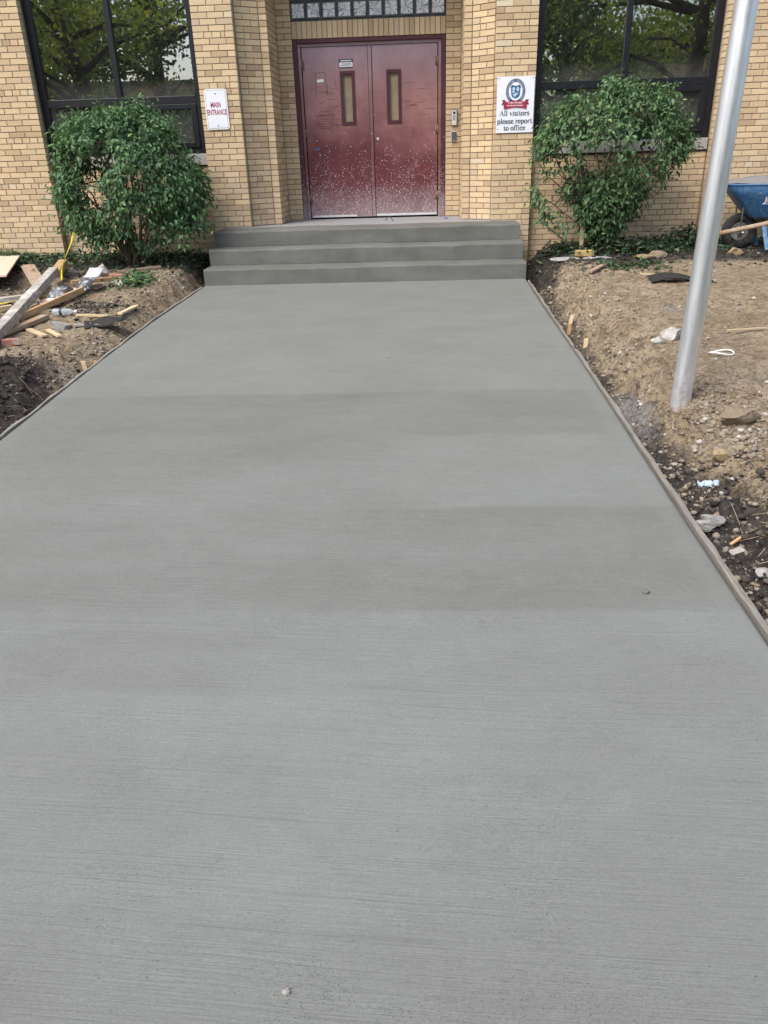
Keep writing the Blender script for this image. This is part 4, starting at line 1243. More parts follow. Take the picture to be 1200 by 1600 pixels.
stick('long_slat', 'long thin tan slat lying before the left shrub stems', 'slat', (-3.02, -1.36), (-2.55, -1.06), .05, .028, M['wood_board'], (.02, .02))
def bat(label, x, y, rz, m, d=(.15, .095, .055), name='brick_bat', cat='brick'):
    mb = MB(); a, b, c_ = d
    mb.box((0, 0, c_ / 2), d)
    V = [Vector(v) + Vector((random.uniform(-.006, .006), random.uniform(-.006, .006), random.uniform(-.004, .004))) for v in mb.v]
    mb.v = [tuple(v) for v in V]
    o = mb.build(name, m, bevel=.004); o.location = (x, y, gz(x, y) - .006); o.rotation_euler = (random.uniform(-.08, .08), random.uniform(-.08, .08), rz)
    return tag(o, label, cat)
bat('broken red brick lying by the near end of the thick post', -2.90, -4.32, .5, M['red_brick'])
bat('red brick half lying beside the leafy heap', -2.93, -1.58, .2, M['red_brick'], (.16, .09, .055))
bat('yellow faced brick lying before the right shrub stems', 2.68, -.78, .05, M['yellow_brick'], (.22, .10, .07))

def rock(name, label, cat, x, y, d, m, seed, sink=.25, rz=0.0, group=None, lift=0.0, sub=3):
    rs = np.random.default_rng(seed)
    bm = bmesh.new(); bmesh.ops.create_icosphere(bm, subdivisions=sub, radius=1)
    k = rs.normal(size=(13, 3)); k /= np.linalg.norm(k, axis=1)[:, None]; h_ = rs.uniform(.50, .80, 13)
    for v in bm.verts:
        p = np.array(v.co)
        for q in range(13):
            e = p @ k[q] - h_[q]
            if e > 0: p = p - k[q] * e
        p = p * (1 + rs.normal() * .035)
        v.co = Vector(p * np.array(d) / 1.55)
    me = bpy.data.meshes.new(name); bm.to_mesh(me); bm.free()
    a = me.attributes.new('rnd', 'FLOAT', 'POINT'); a.data.foreach_set('value', [rs.random()] * len(me.vertices))
    o = link_mesh(name, me, m); o.location = (x, y, gz(x, y) + d[2] * (.5 - sink) + lift); o.rotation_euler = (0, 0, rz)
    return tag(o, label, cat, group)
rock('stone', 'pale angular stone beside the plastic bottle on the left', 'stone', -2.70, -3.73, (.20, .12, .09), M['chunk'], 1, .2)
rock('stone', 'pointed pale stone standing before the left wall', 'stone', -3.15, -1.42, (.14, .11, .15), M['rock_pale'], 22, .2)
rock('clod', 'grey lump of earth left of the pointed stone', 'clod', -3.52, -1.45, (.26, .18, .14), M['peat_clod'], 3, .3)
rock('large_clod', 'big tan lump of clay right of the flagpole foot', 'clod', 2.50, -6.44, (.22, .17, .15), M['rock_tan'], 4, .35)
rock('stone', 'yellow ochre stone lying alone nearer than the flagpole', 'stone', 2.245, -6.88, (.085, .07, .06), M['rock_yellow'], 5, .2)
rock('stone', 'flat tan stone lying at the right wall beyond the cut leaves', 'stone', 3.50, -1.00, (.20, .13, .10), M['rock_tan'], 6, .25)
rock('stone', 'pale buff stone left of the flat tan one by the wall', 'stone', 3.33, -1.06, (.22, .12, .05), M['rock_yellow'], 7, .25)
rock('stone', 'tan stone lying under the barrow wheel', 'stone', 4.45, -.95, (.16, .10, .12), M['rock_yellow'], 8, .25)
rock('concrete_slab', 'flat broken concrete piece left of the yellow brick', 'slab', 2.40, -1.00, (.28, .14, .04), M['chunk'], 9, .2)
rock('concrete_slab', 'flat broken concrete piece right of the yellow brick', 'slab', 2.80, -1.02, (.30, .13, .04), M['chunk'], 10, .2, .2)
rock('concrete_lump', 'upper rounded spill of concrete by the right form board', 'concrete', 2.035, -7.42, (.12, .08, .05), M['chunk'], 11, .3, .0, None, .035)
rock('concrete_lump', 'flat spill of concrete left of the orange chip', 'concrete', 1.985, -7.50, (.09, .07, .05), M['chunk'], 12, .3, .0, None, .05)
rock('concrete_lump', 'pale crumb of concrete lying in the dark soil near the orange chip', 'concrete', 2.075, -7.68, (.07, .06, .04), M['rock_pale'], 13, .25, .3, None, .01)
rock('concrete_lump', 'lowest grey lump of concrete in the dark soil at frame edge', 'concrete', 2.06, -7.95, (.06, .05, .04), M['chunk'], 14, .25, .3, None, .01)
rock('plaster_lump', 'largest chunk of the white rubble left of the flagpole', 'rubble', 2.56, -4.82, (.20, .12, .10), M['rag'], 15, .2, .3)
rock('plaster_lump', 'small chunk of the white rubble, nearest the path', 'rubble', 2.44, -4.93, (.10, .09, .06), M['rag'], 16, .2)
rock('plaster_lump', 'chunk of the white rubble right against the flagpole', 'rubble', 2.66, -4.98, (.12, .08, .09), M['rag'], 17, .2, .7)
stick('splinter', 'short orange wood chip in the dark soil by the form board', 'wood chip', (2.065, -7.60), (2.13, -7.56), .014, .010, M['wood_tan'], (.01, .012))
stick('thin_stick', 'thin dry stick lying on the clay right of the flagpole', 'stick', (3.05, -4.66), (3.50, -4.58), .022, .015, M['wood_pale'], (.012, .012), 0, None, .5)
stick('lath', 'grey lath lying on the dark soil before the right shrub', 'lath', (2.50, -2.02), (2.74, -1.62), .06, .02, M['wood_board'], (.012, .02))
stick('lath', 'pinkish lath lying beside the black sheet on the right', 'lath', (3.0, -2.20), (3.22, -2.22), .035, .015, M['wood_pale'], (.012, .012))
# shingle sheet on the right
mb = MB(); V = []; nx_, ny_ = 8, 4
for j in range(ny_ + 1):
    for i in range(nx_ + 1):
        u, v = i / nx_, j / ny_
        V.append((u * .62, -v * .24 * (1 - .5 * u) - u * .18, .03 + .03 * math.sin(u * 5) - .02 * v + .012 * math.sin(v * 6 + u * 3)))
F_ = [(j * (nx_ + 1) + i, (j + 1) * (nx_ + 1) + i, (j + 1) * (nx_ + 1) + i + 1, j * (nx_ + 1) + i + 1) for j in range(ny_) for i in range(nx_)]
mb.add(V, F_); o = mb.build('roofing_scrap', M['shingle'], None, True)
sd = o.modifiers.new('thick', 'SOLIDIFY'); sd.thickness = .012; o.location = (2.98, -2.50, gz(3.2, -2.7) + .015)
tag(o, 'torn black roofing sheet half buried right of the path', 'roofing')
# white ring of wire, paper
mb = MB(); mb.tube([(.085 * math.cos(a), .055 * math.sin(a), .012 + .008 * math.sin(2 * a)) for a in np.linspace(0, 6.1, 22)], .006, 6)
o = mb.build('plastic_loop', M['sign_warm'], None, True); o.location = (2.82, -5.20, gz(2.82, -5.2)); tag(o, 'thin white plastic loop lying right of the flagpole', 'loop')
def crumple(name, label, cat, x, y, w, d_, hgt, m, seed, rz=0, nseg=9):
    rs = np.random.default_rng(seed); V = []
    for j in range(nseg + 1):
        for i in range(nseg + 1):
            u, v = i / nseg - .5, j / nseg - .5
            V.append((u * w + rs.normal() * .004, v * d_ + rs.normal() * .004, abs(rs.normal()) * hgt))
    F_ = [(j * (nseg + 1) + i, j * (nseg + 1) + i + 1, (j + 1) * (nseg + 1) + i + 1, (j + 1) * (nseg + 1) + i) for j in range(nseg) for i in range(nseg)]
    mb = MB(); mb.add(V, F_); o = mb.build(name, m); o.location = (x, y, gz(x, y) + .008); o.rotation_euler = (0, 0, rz)
    sd = o.modifiers.new('thick', 'SOLIDIFY'); sd.thickness = .002
    return tag(o, label, cat)
crumple('paper_scrap', 'crumpled pale blue paper scrap lying near the ochre stone', 'paper', 2.145, -7.03, .10, .05, .014, M['ink_pale'], 3)
crumple('rag', 'small dirty grey rag lying beside the leafy heap', 'rag', -2.78, -1.98, .22, .14, .03, M['rag'], 4)
# curled printed wrapper
def ribbon(name, label, cat, pts, w, m, m2=None, thick=.002):
    V = []; Fc = []; mi = []
    P = [Vector(p) for p in pts]
    for i, p in enumerate(P):
        t_ = (P[min(i + 1, len(P) - 1)] - P[max(i - 1, 0)]); t_.z = 0; t_.normalize()
        s_ = Vector((-t_.y, t_.x, 0)) * w / 2
        V += [p - s_, p + s_]
    for i in range(len(P) - 1): Fc.append((2 * i, 2 * i + 2, 2 * i + 3, 2 * i + 1))
    mb = MB(); mb.add(V, Fc); o = mb.build(name, m, None, True)
    if m2 is not None:
        o.data.materials.append(m2)
        for i, pl in enumerate(o.data.polygons): pl.material_index = 1 if m2 and (i // 3) % 3 == 1 else 0
    sd = o.modifiers.new('thick', 'SOLIDIFY'); sd.thickness = thick
    return tag(o, label, cat)
A, B = Vector((-3.13, -3.05, 0)), Vector((-2.98, -1.98, 0))
pts = []
for i in range(19):
    f = i / 18; p = A.lerp(B, f)
    hh = .06 + .10 * math.exp(-((f - .30) / .12) ** 2) + .15 * max(0, f - .66) / .34
    pts.append((p.x, p.y, gz(p.x, p.y) + hh))
ribbon('paper_wrapper', 'curled white wrapper with black print lying across the planks', 'wrapper', pts, .17, M['paper'], M['paper_print'])
# clear bottle
bt_ = tag(empty('plastic_bottle', (-2.96, -3.30, gz(-2.9, -3.3) + .045), .05), 'clear plastic bottle with a dark label lying left of the path', 'bottle')
prf = [(0, .004), (.004, .034), (.02, .04), (.15, .04), (.19, .034), (.235, .014), (.26, .013)]
mb = MB(); mb.tube([(x, 0, 0) for x, r in prf], [r for x, r in prf], 16); mb.build('body', M['bottle'], bt_, True)
mb = MB(); mb.tube([(.085, 0, 0), (.118, 0, 0)], .0412, 16, False); mb.build('bottle_label', M['ink_text'], bt_, True)
mb = MB(); mb.tube([(.255, 0, 0), (.28, 0, 0)], .016, 12); mb.build('cap', M['ink_white'], bt_, True); bt_.scale = (.86, .86, .86)
# black plastic scrap
V = []; nx_, ny_ = 10, 5
for j in range(ny_ + 1):
    for i in range(nx_ + 1):
        u, v = i / nx_, j / ny_
        V.append(((u - .5) * .36, (v - .5) * .20, .03 + .055 * u * (1 - v * .6) + .014 * math.sin(u * 9 + v * 3)))
mb = MB(); mb.add(V, [(j * (nx_ + 1) + i, j * (nx_ + 1) + i + 1, (j + 1) * (nx_ + 1) + i + 1, (j + 1) * (nx_ + 1) + i) for j in range(ny_) for i in range(nx_)])
o = mb.build('black_plastic_scrap', M['shingle'], None, True); sd = o.modifiers.new('thick', 'SOLIDIFY'); sd.thickness = .006
o.location = (-2.33, -3.62, gz(-2.33, -3.62) + .0); o.rotation_euler = (.25, 0, .35); tag(o, 'black plastic flap standing on the bank left of the path', 'plastic')
# caution tape
mb = MB(); V = [(-.035, -.62, .02), (.035, -.62, .0), (-.035, -.2, .03), (.035, -.2, .02), (-.035, .2, .02), (.035, .2, .03), (-.035, .6, .015), (.035, .6, .02)]
mb.add(V, [(0, 1, 3, 2), (2, 3, 5, 4), (4, 5, 7, 6)]); o = mb.build('caution_tape', M['tape']); sd = o.modifiers.new('thick', 'SOLIDIFY'); sd.thickness = .0012
o.location = (-3.52, -3.30, gz(-3.5, -3.3) + .10); o.rotation_euler = (0, 0, -.45); tag(o, 'yellow and black caution tape strip lying under the thick post', 'tape')
pts = [Vector((-3.71, -.72, .60)), Vector((-3.66, -.95, .50)), Vector((-3.58, -1.3, .42)), Vector((-3.50, -1.60, .36)), Vector((-3.40, -1.95, .29)), Vector((-3.36, -2.08, .20))]
mb = MB(); V = []; Fc = []
for i, p in enumerate(pts):
    a = i * .55
    s_ = Vector((math.cos(a), .2 * math.sin(a), math.sin(a) * .5)) * .013
    V += [p - s_, p + s_]
for i in range(len(pts) - 1): Fc.append((2 * i, 2 * i + 1, 2 * i + 3, 2 * i + 2))
mb.add(V, Fc); o = mb.build('hanging_tape', M['tape_plain'], None, True); sd = o.modifiers.new('thick', 'SOLIDIFY'); sd.thickness = .0012
tag(o, 'twisted yellow tape stretched from the left shrub down to the timber', 'tape')
# chips on the path
for (nm, lb, ct, x, y, s_) in (('pebble', 'small white pebble on the path nearest the camera', 'pebble', .322, -9.72, .020), ('concrete_crumb', 'flat grey crumb stuck on the path near the right edge', 'crumb', 1.54, -8.10, .032),
                           ('pebble', 'tiny white pebble on the middle of the path', 'pebble', .38, -4.62, .022)):
    rs = random.Random(int(y * 10)); bm = bmesh.new(); bmesh.ops.create_icosphere(bm, subdivisions=1, radius=s_ / 2)
    for v in bm.verts: v.co = Vector((v.co.x * rs.uniform(.7, 1.2), v.co.y * rs.uniform(.7, 1.1), v.co.z * rs.uniform(.4, .7)))
    me = bpy.data.meshes.new(nm); bm.to_mesh(me); bm.free()
    o = link_mesh(nm, me, M['rock_pale'] if nm == 'pebble' else M['step']); o.location = (x, y, float(pathz(y)) + s_ * .2); tag(o, lb, ct)

# ------------------------------------------------------------------ wheelbarrow at the right wall
wb = tag(empty('wheelbarrow', (4.60, -.56, gz(4.6, -.56)), R(174)), 'scuffed blue wheelbarrow with a cement filled tray at the right wall', 'wheelbarrow')
# local x runs forward over the wheel
wr = .205
mb = MB(); rs = []
mb2 = MB()
N_ = 36
prf = [(.105, -.030), (.135, -.040), (.175, -.045), (.196, -.036), (.205, -.018), (.205, .018), (.196, .036), (.175, .045), (.135, .040), (.105, .030)]
V = [(r * math.cos(2 * math.pi * k / N_), y, r * math.sin(2 * math.pi * k / N_)) for k in range(N_) for (r, y) in prf]
q_ = len(prf)
Fc = [(k * q_ + i, k * q_ + (i + 1) % q_, ((k + 1) % N_) * q_ + (i + 1) % q_, ((k + 1) % N_) * q_ + i)[::-1] for k in range(N_) for i in range(q_)]
mb.add(V, Fc); wh = mb.build('wheel', M['rubber'], wb, True); wh.location = (0, 0, wr - .006)
mb = MB(); mb.tube([(0, -.02, 0), (0, .02, 0)], .112, 28); mb.tube([(0, -.045, 0), (0, .045, 0)], .03, 14)
for k in range(28):
    a = 2 * math.pi * k / 28
for s_ in (-1, 1):
    ring = [(.098 * math.cos(a), s_ * .026, .098 * math.sin(a)) for a in np.linspace(0, 2 * math.pi, 29)]
    mb.tube(ring, .008, 6, False)
    for k in range(5):
        a = 2 * math.pi * k / 5; mb.box((.06 * math.cos(a), s_ * .022, .06 * math.sin(a)), (.05, .004, .018), 0, 0, -a)
mb.build('rim', M['rim'], wh)
mb = MB(); mb.tube([(0, -.20, 0), (0, .20, 0)], .010, 8); mb.build('axle', M['steel'], wh, True)
# tray: rim at the top, tapering to a small floor
zt_, zb_ = .735, .36
rimp = [(.25, .19), (.19, .29), (-.28, .34), (-.80, .33), (-.87, .27), (-.87, -.27), (-.80, -.33), (-.28, -.34), (.19, -.29), (.25, -.19)]
flo = [(-.09, .13), (-.13, .17), (-.33, .19), (-.55, .19), (-.59, .15), (-.59, -.15), (-.55, -.19), (-.33, -.19), (-.13, -.17), (-.09, -.13)]
mb = MB(); n = len(rimp); rows = []
V = []
for f in (0, .08, .35, .7, 1.0):
    k = f ** .85
    V += [(a[0] + (b[0] - a[0]) * k, a[1] + (b[1] - a[1]) * k, zb_ + (zt_ - zb_) * f + (.02 * (a[0] + .4) if f else 0)) for a, b in zip(flo, rimp)]
Fc = [tuple(range(n))]
for r_ in range(4):
    for i in range(n): Fc.append((r_ * n + i, (r_ + 1) * n + i, (r_ + 1) * n + (i + 1) % n, r_ * n + (i + 1) % n))
mb.add(V, Fc); tr_ = mb.build('tray', M['tray'], wb, True)
sd = tr_.modifiers.new('thick', 'SOLIDIFY'); sd.thickness = .004
lip = [Vector(v) for v in V[-n:]]
mb = MB(); mb.tube(lip + [lip[0]], .012, 8, False); mb.build('tray_rim', M['tray'], tr_, True)
# dried cement heaped in the tray and caked on its inside
mb = MB(); rs = np.random.default_rng(9); cx_, cy_ = -.38, 0
ringsV = []
for f in (1.0, .8, .55, .28): ringsV += [(cx_ + (p.x - cx_) * f * .985, cy_ + (p.y - cy_) * f * .985, zt_ + .012 + .075 * (1 - f ** 2) + rs.normal() * .008 + .02 * (p.x + .4)) for p in lip]
ringsV.append((cx_, cy_, zt_ + .09))
Fc = []
for r_ in range(3):
    for i in range(n): Fc.append((r_ * n + i, r_ * n + (i + 1) % n, (r_ + 1) * n + (i + 1) % n, (r_ + 1) * n + i))
for i in range(n): Fc.append((3 * n + i, 3 * n + (i + 1) % n, 4 * n))
mb.add(ringsV, Fc); mb.build('cement_load', M['tray_crust'], tr_, True)
text_mesh('Jackson', .088, M['ink_white'], tr_, 'lettering', (-.295, .289, .57), .002, 1.0, .003, 'CENTER', (R(112), 0, R(180)))
mb = MB(); mb.box((-.295, .272, .525), (.30, .003, .006), 0, R(-22)); mb.build('lettering', M['ink_white'], tr_)
for s_ in (-1, 1):
    mb = MB(); mb.tube([(.26, s_ * .12, .185), (-.2, s_ * .19, .285), (-.75, s_ * .26, .42), (-1.35, s_ * .30, .56)], [.028, .030, .030, .022], 8)
    mb.build('handle', M['wood_board'], wb, True)
    mb = MB(); mb.tube([(.02, s_ * .14, .24), (.03, s_ * .15, .46), (.02, s_ * .22, .60)], .007, 6); mb.build('brace', M['rim'], wb, True)
    lg = [(-.42, s_ * .21, .33), (-.34, s_ * .22, .30), (-.30, s_ * .23, .26), (-.40, s_ * .26, .02)]
    mb = MB()
    for (a, b) in ((lg[0], lg[3]), ):
        mb.obox((-.24, s_ * .20 - .012, .30), (.05, 0, 0), (0, .024, 0), (-.085, s_ * .03, -.30))
        mb.obox((-.62, s_ * .20 - .012, .375), (.04, 0, 0), (0, .024, 0), (.125, s_ * .03, -.36))
    mb.build('leg', M['blue_leg'], wb, bevel=.004)
mb = MB(); mb.box((-.50, 0, .10), (.025, .50, .025)); mb.build('leg_brace', M['blue_leg'], wb, bevel=.003)

# ------------------------------------------------------------------ foliage
def unit(a): return a / np.maximum(np.linalg.norm(a, axis=-1, keepdims=True), 1e-6)
LT = np.array([(0, 0, 0), (.30, -.42, .10), (.36, 0, -.02), (.30, .42, .10), (.72, -.30, .05), (.76, 0, -.07), (.72, .30, .05), (1, 0, -.16)])
LF = np.array([(0, 1, 2), (0, 2, 3), (1, 4, 5), (1, 5, 2), (2, 5, 6), (2, 6, 3), (4, 7, 5), (5, 7, 6)])
def leaves(P, D, N, L, W, rs):
    D = unit(D); S = unit(np.cross(N, D)); N = np.cross(D, S)
    V = P[:, None] + (D[:, None] * LT[None, :, :1] + N[:, None] * LT[None, :, 2:]) * L[:, None, None] + S[:, None] * LT[None, :, 1:2] * W[:, None, None]
    n = len(P)
    F = (np.arange(n)[:, None, None] * len(LT) + LF[None]).reshape(-1, 3)
    rnd = np.repeat(rs.random(n), len(LT))
    return V.reshape(-1, 3), F, rnd
def crown_leaves(C, O, per, spread, L, rs, droop=.75, out=.6):
    """C clump centres, O outward directions"""
    n = len(C)
    idx = np.repeat(np.arange(n), per)
    off = rs.normal(size=(len(idx), 3)) * spread
    P = C[idx] + off
    D = O[idx] * out + rs.normal(size=(len(idx), 3)) * .55 + np.array([0, 0, -droop])
    N = O[idx] * .7 + np.array([0, 0, .75]) + rs.normal(size=(len(idx), 3)) * .45
    ln = L * rs.uniform(.6, 1.25, len(idx))
    V, F, r = leaves(P, D, N, ln, ln * rs.uniform(.50, .68, len(idx)), rs)
    r = np.clip(r * .8 + np.repeat(np.repeat(rs.random(n), per), len(LT)) * .25 - .02, 0, 1)
    return V, F, r

def shrub(label, base, stems, twig_n, clumps, mat_, rs, per=22, L=.064, spread=.058, rad0=.021):
    root = tag(empty('shrub', (*base, gz(*base) - .01)), label, 'shrub', 'shrubs beside the entrance')
    b = Vector((*base, gz(*base) - .01))
    tips = []
    for (tx, ty, tz, r) in stems:
        t_ = Vector((tx, ty, tz)) - b
        s0 = Vector((rs.normal() * .06, rs.normal() * .05, -.04))
        pts = []
        for i in range(8):
            f = i / 7
            lat = f ** 1.35
            p = s0 * (1 - f) + Vector((t_.x * lat, t_.y * lat, t_.z * f)) + Vector((rs.normal(), rs.normal(), 0)) * .018 * (1 if 0 < i else 0)
            pts.append(p)
        mb = MB(); mb.tube(pts, [r * (1 - .72 * i / 7) for i in range(8)], 7)
        mb.build('stem', M['twig'], root, True)
        tips.append([b + p for p in pts])
    mb = MB()
    C, O = clumps
    for k in range(twig_n):
        ci = rs.integers(len(C)); c = Vector(C[ci])
        best = min(((c - p).length + rs.random() * .25, i, j) for i, tp in enumerate(tips) for j, p in enumerate(tp) if j >= 3 and p.z < c.z + .05)
        p0 = tips[best[1]][best[2]]
        mid = p0.lerp(c, .5) + Vector((rs.normal() * .035, rs.normal() * .035, .03))
        mb.tube([p0 - b, mid - b, c - b], [.0085, .0055, .0025], 4, False)
    o = mb.build('twigs', M['twig'], root, True); o['kind'] = 'stuff'
    V, F, r = crown_leaves(C, O, per, spread, L, rs)
    V = V - np.array(b)
    me = np_mesh('foliage', V, F, {'rnd': r})
    o = link_mesh('foliage', me, mat_, root); o['kind'] = 'stuff'
    return root

# left shrub: a clipped ball, thin on its upper left where the twigs show
rs = np.random.default_rng(31)
def ball_clumps(c, rad, n, keep, rs, inner=.16):
    C, O = [], []
    while len(C) < n:
        d = rs.normal(size=3); d /= np.linalg.norm(d)
        if not keep(d, rs): continue
        k = 1 + .10 * math.sin(3.1 * d[0] + 2 * d[2] * 2.7) * .6 + rs.normal() * .025
        f = 1 - abs(rs.normal()) * inner * .5
        if rs.random() < .09: f *= rs.uniform(1.05, 1.13)
        C.append(np.array(c) + np.array(rad) * d * k * f); O.append(d)
    return np.array(C), np.array(O)
def keepL(d, rs):
    if d[2] < -.80: return rs.random() < .12
    if d[1] > .45: return rs.random() < .45
    g = vnoise(np.array(d[0] * 3.4 + 40), np.array(d[2] * 3.4 + 11))
    bald = math.exp(-(((d[0] + .36) / .36) ** 2 + ((d[2] - .12) / .30) ** 2)) if d[1] < 0 else 0
    bald = max(bald, math.exp(-(((d[0] - .05) / .22) ** 2 + ((d[2] - .36) / .12) ** 2)) * .8 if d[1] < 0 else 0)
    p = 1.0 * (g > .33) + .14
    if d[2] < -.45: p *= .62
    return rs.random() < p * (1 - .93 * bald)
CL = ball_clumps((-2.88, -.74, 1.20), (.86, .66, .76), 600, keepL, rs)
low = []
for (x, z) in ((-3.50, .62), (-3.42, .50), (-3.30, .58), (-3.60, .78), (-3.15, .52), (-3.22, .40), (-2.40, .55), (-2.28, .62), (-2.2, .72), (-2.62, .44), (-3.05, .68), (-2.05, .62), (-2.15, .5), (-1.98, .75)):
    for q in range(3): low.append((x + rs.normal() * .05, -.95 + rs.normal() * .12, z + .05 + rs.normal() * .05))
low = np.array(low)
C = np.concatenate([CL[0], low]); O = np.concatenate([CL[1], unit(low - np.array([-2.84, -.6, .9]))])
stemsL = [(-2.84 + .8 * math.cos(a) * r_, -.70 + .5 * math.sin(a) * r_, z, rr_) for (a, r_, z, rr_) in
          [(2.9, .9, 1.15, .026), (3.4, .75, 1.45, .024), (2.5, .6, 1.6, .028), (4.0, .5, 1.75, .024), (4.7, .55, 1.7, .027), (5.3, .7, 1.5, .028), (6.0, .85, 1.2, .026), (.3, .7, 1.6, .022),
           (3.2, 1.0, .9, .02), (6.2, 1.0, .95, .022), (1.4, .4, 1.8, .024), (4.4, .9, 1.1, .018), (3.7, .95, 1.2, .018), (5.0, .3, 1.85, .022)]]
shrub('dense clipped round shrub standing under the left window', (-2.97, -.70), stemsL, 190, (C, O), M['leaf'], rs)

# right shrub: a dome over bare spreading twigs
rs = np.random.default_rng(47)
C, O = [], []
while len(C) < 640:
    d = rs.normal(size=3); d /= np.linalg.norm(d)
    if d[2] > -.05:
        if d[1] > .45 and rs.random() < .5: continue
        g = vnoise(np.array(d[0] * 3.6 + 60), np.array(d[2] * 3.6 + 31))
        if g < .30 and rs.random() < .75: continue
        f = 1 - abs(rs.normal()) * .07
        if rs.random() < .09: f *= rs.uniform(1.05, 1.12)
        if d[2] < .20 and rs.random() < .45: continue
        C.append(np.array((2.98, -.62, 1.27)) + np.array((.86, .60, .76)) * d * f * (1 + .05 * math.sin(5 * d[0]))); O.append(d)
    else:
        z = rs.uniform(.42, 1.22); k = (z - .30) / .95
        a = rs.uniform(0, 2 * math.pi); r_ = k * rs.uniform(.45, 1.0)
        x, y = 2.93 + .92 * r_ * math.cos(a), -.58 + .55 * r_ * math.sin(a)
        p = .30 if z > .8 else .36
        # a mass of leaves in front of the stems, bare twigs left of it
        p += .42 * math.exp(-(((x - 2.95) / .28) ** 2 + ((z - .9) / .22) ** 2)) + .35 * math.exp(-(((x - 3.25) / .2) ** 2 + ((z - .75) / .2) ** 2))
        p *= 1 - .85 * math.exp(-(((x - 2.42) / .26) ** 2 + ((z - 1.12) / .17) ** 2))
        if rs.random() > p: continue
        C.append(np.array((x, y, z))); O.append(np.array((math.cos(a) * .8, math.sin(a) * .8 - .25, .1)))
for (x, z) in ((2.04, .92), (2.10, .82), (2.12, .74), (2.2, .70), (2.3, .62), (2.42, .58)):
    for q in range(2): C.append(np.array((x + rs.normal() * .04, -.75 + rs.normal() * .06, z + rs.normal() * .04))); O.append(np.array((-.7, -.5, .1)))
C = np.array(C); O = np.array(O)
stemsR = [(2.93 + .85 * math.cos(a) * r_, -.58 + .45 * math.sin(a) * r_, z, rr_) for (a, r_, z, rr_) in
          [(2.9, .95, 1.45, .018), (3.3, .85, 1.6, .019), (2.6, .7, 1.75, .018), (4.0, .6, 1.8, .019), (4.7, .55, 1.85, .020), (5.3, .6, 1.75, .020), (5.9, .8, 1.6, .022), (.1, .95, 1.45, .022),
           (3.15, 1.0, 1.25, .015), (3.5, .9, 1.35, .014), (3.8, .8, 1.5, .015), (6.1, 1.0, 1.25, .018), (1.4, .4, 1.8, .018), (3.2, .92, .85, .012), (5.0, .3, 1.9, .02), (3.35, .7, 1.7, .014), (2.8, .8, 1.5, .013)]]
shrub('shrub with leafy dome over bare twigs standing under the right window', (2.92, -.46), stemsR, 210, (C, O), M['leaf_pale'], rs, 20, .062, .056)
stick('cut_branch', 'bare cut branch leaning against the left side of the right shrub', 'branch', (2.62, -.62), (2.12, -.55), .016, .016, M['twig'], (.0, .62), 0, None, .5)
stake('pale wooden stake standing in the right shrub stems', 2.66, -.62, .34, (.01, .0), M['wood_pale'], .045)

# cut leaves and branches lying along the walls
def litter(name, n, samp, hgt, L, m, seed, group=None, flat=.35):
    rs = np.random.default_rng(seed)
    P = []
    while len(P) < n:
        x, y, h_ = samp(rs)
        P.append((x, y, gz(x, y) + h_ * rs.random() + .006))
    P = np.array(P)
    D = rs.normal(size=(n, 3)) * np.array([1, 1, flat])
    N = np.array([0, 0, 1.0]) + rs.normal(size=(n, 3)) * .5
    ln = L * rs.uniform(.5, 1.2, n)
    V, F, r = leaves(P, D, N, ln, ln * rs.uniform(.4, .6, n), rs)
    return tag(link_mesh(name, np_mesh(name, V, F, {'rnd': r}), m), kind='stuff')
def sL(rs):
    x = rs.uniform(-5.6, -1.98); y = -abs(rs.normal()) * .5 - .02
    return x, max(y, -1.45), .07 * (1 if x > -4.4 else 1.3)
litter('leaf_litter', 2300, sL, .1, .075, M['litter'], 1)
def sR(rs):
    q = rs.random()
    if q < .42:
        x = rs.normal(3.35, .42); y = rs.normal(-.52, .2); h_ = .12
    elif q < .62:
        x = rs.normal(4.15, .2); y = rs.normal(-.35, .14); h_ = .24
    elif q < .72:
        x = rs.normal(2.45, .15); y = rs.normal(-.5, .12); h_ = .1
    elif q < .82:
        x = rs.normal(3.05, .22); y = rs.normal(-1.6, .14); h_ = .03
    else:
        x = rs.uniform(2.2, 5.6); y = -abs(rs.normal()) * .6; h_ = .05
    return x, min(max(y, -2.0), -.02), h_
litter('leaf_litter', 3000, sR, .1, .075, M['litter'], 2)
rsx = np.random.default_rng(5)
litter('leaf_heap', 420, lambda rs: (rs.normal(-2.60, .10), rs.normal(-1.90, .13), .09), .1, .075, M['leaf_pale'], 3)
# grass against the left pier
rs = np.random.default_rng(8)
n = 1500
gx_ = rs.uniform(-6.2, -4.35, n); gy_ = -abs(rs.normal(size=n)) * .22 - .02
H = rs.uniform(.04, .17, n) * np.where(gx_ < -4.8, 1.2, .7)
V = []; F = []
for i in range(n):
    x, y = gx_[i], gy_[i]; z = gz(x, y) - .01
    a = rs.uniform(0, 6.28); dx, dy = math.cos(a), math.sin(a); w_ = .006; b_ = rs.uniform(.1, .6) * H[i]
    k = len(V)
    V += [(x - dy * w_, y + dx * w_, z), (x + dy * w_, y - dx * w_, z), (x + dx * b_ * .4 - dy * w_ * .7, y + dy * b_ * .4 + dx * w_ * .7, z + H[i] * .6), (x + dx * b_ * .4 + dy * w_ * .7, y + dy * b_ * .4 - dx * w_ * .7, z + H[i] * .6), (x + dx * b_, min(y + dy * b_, -.005), z + H[i])]
    F += [(k, k + 1, k + 3), (k, k + 3, k + 2), (k + 2, k + 3, k + 4)]
tag(link_mesh('grass', np_mesh('grass', V, F, {'rnd': np.repeat(rs.random(n), 5)}), M['grass']), kind='stuff')

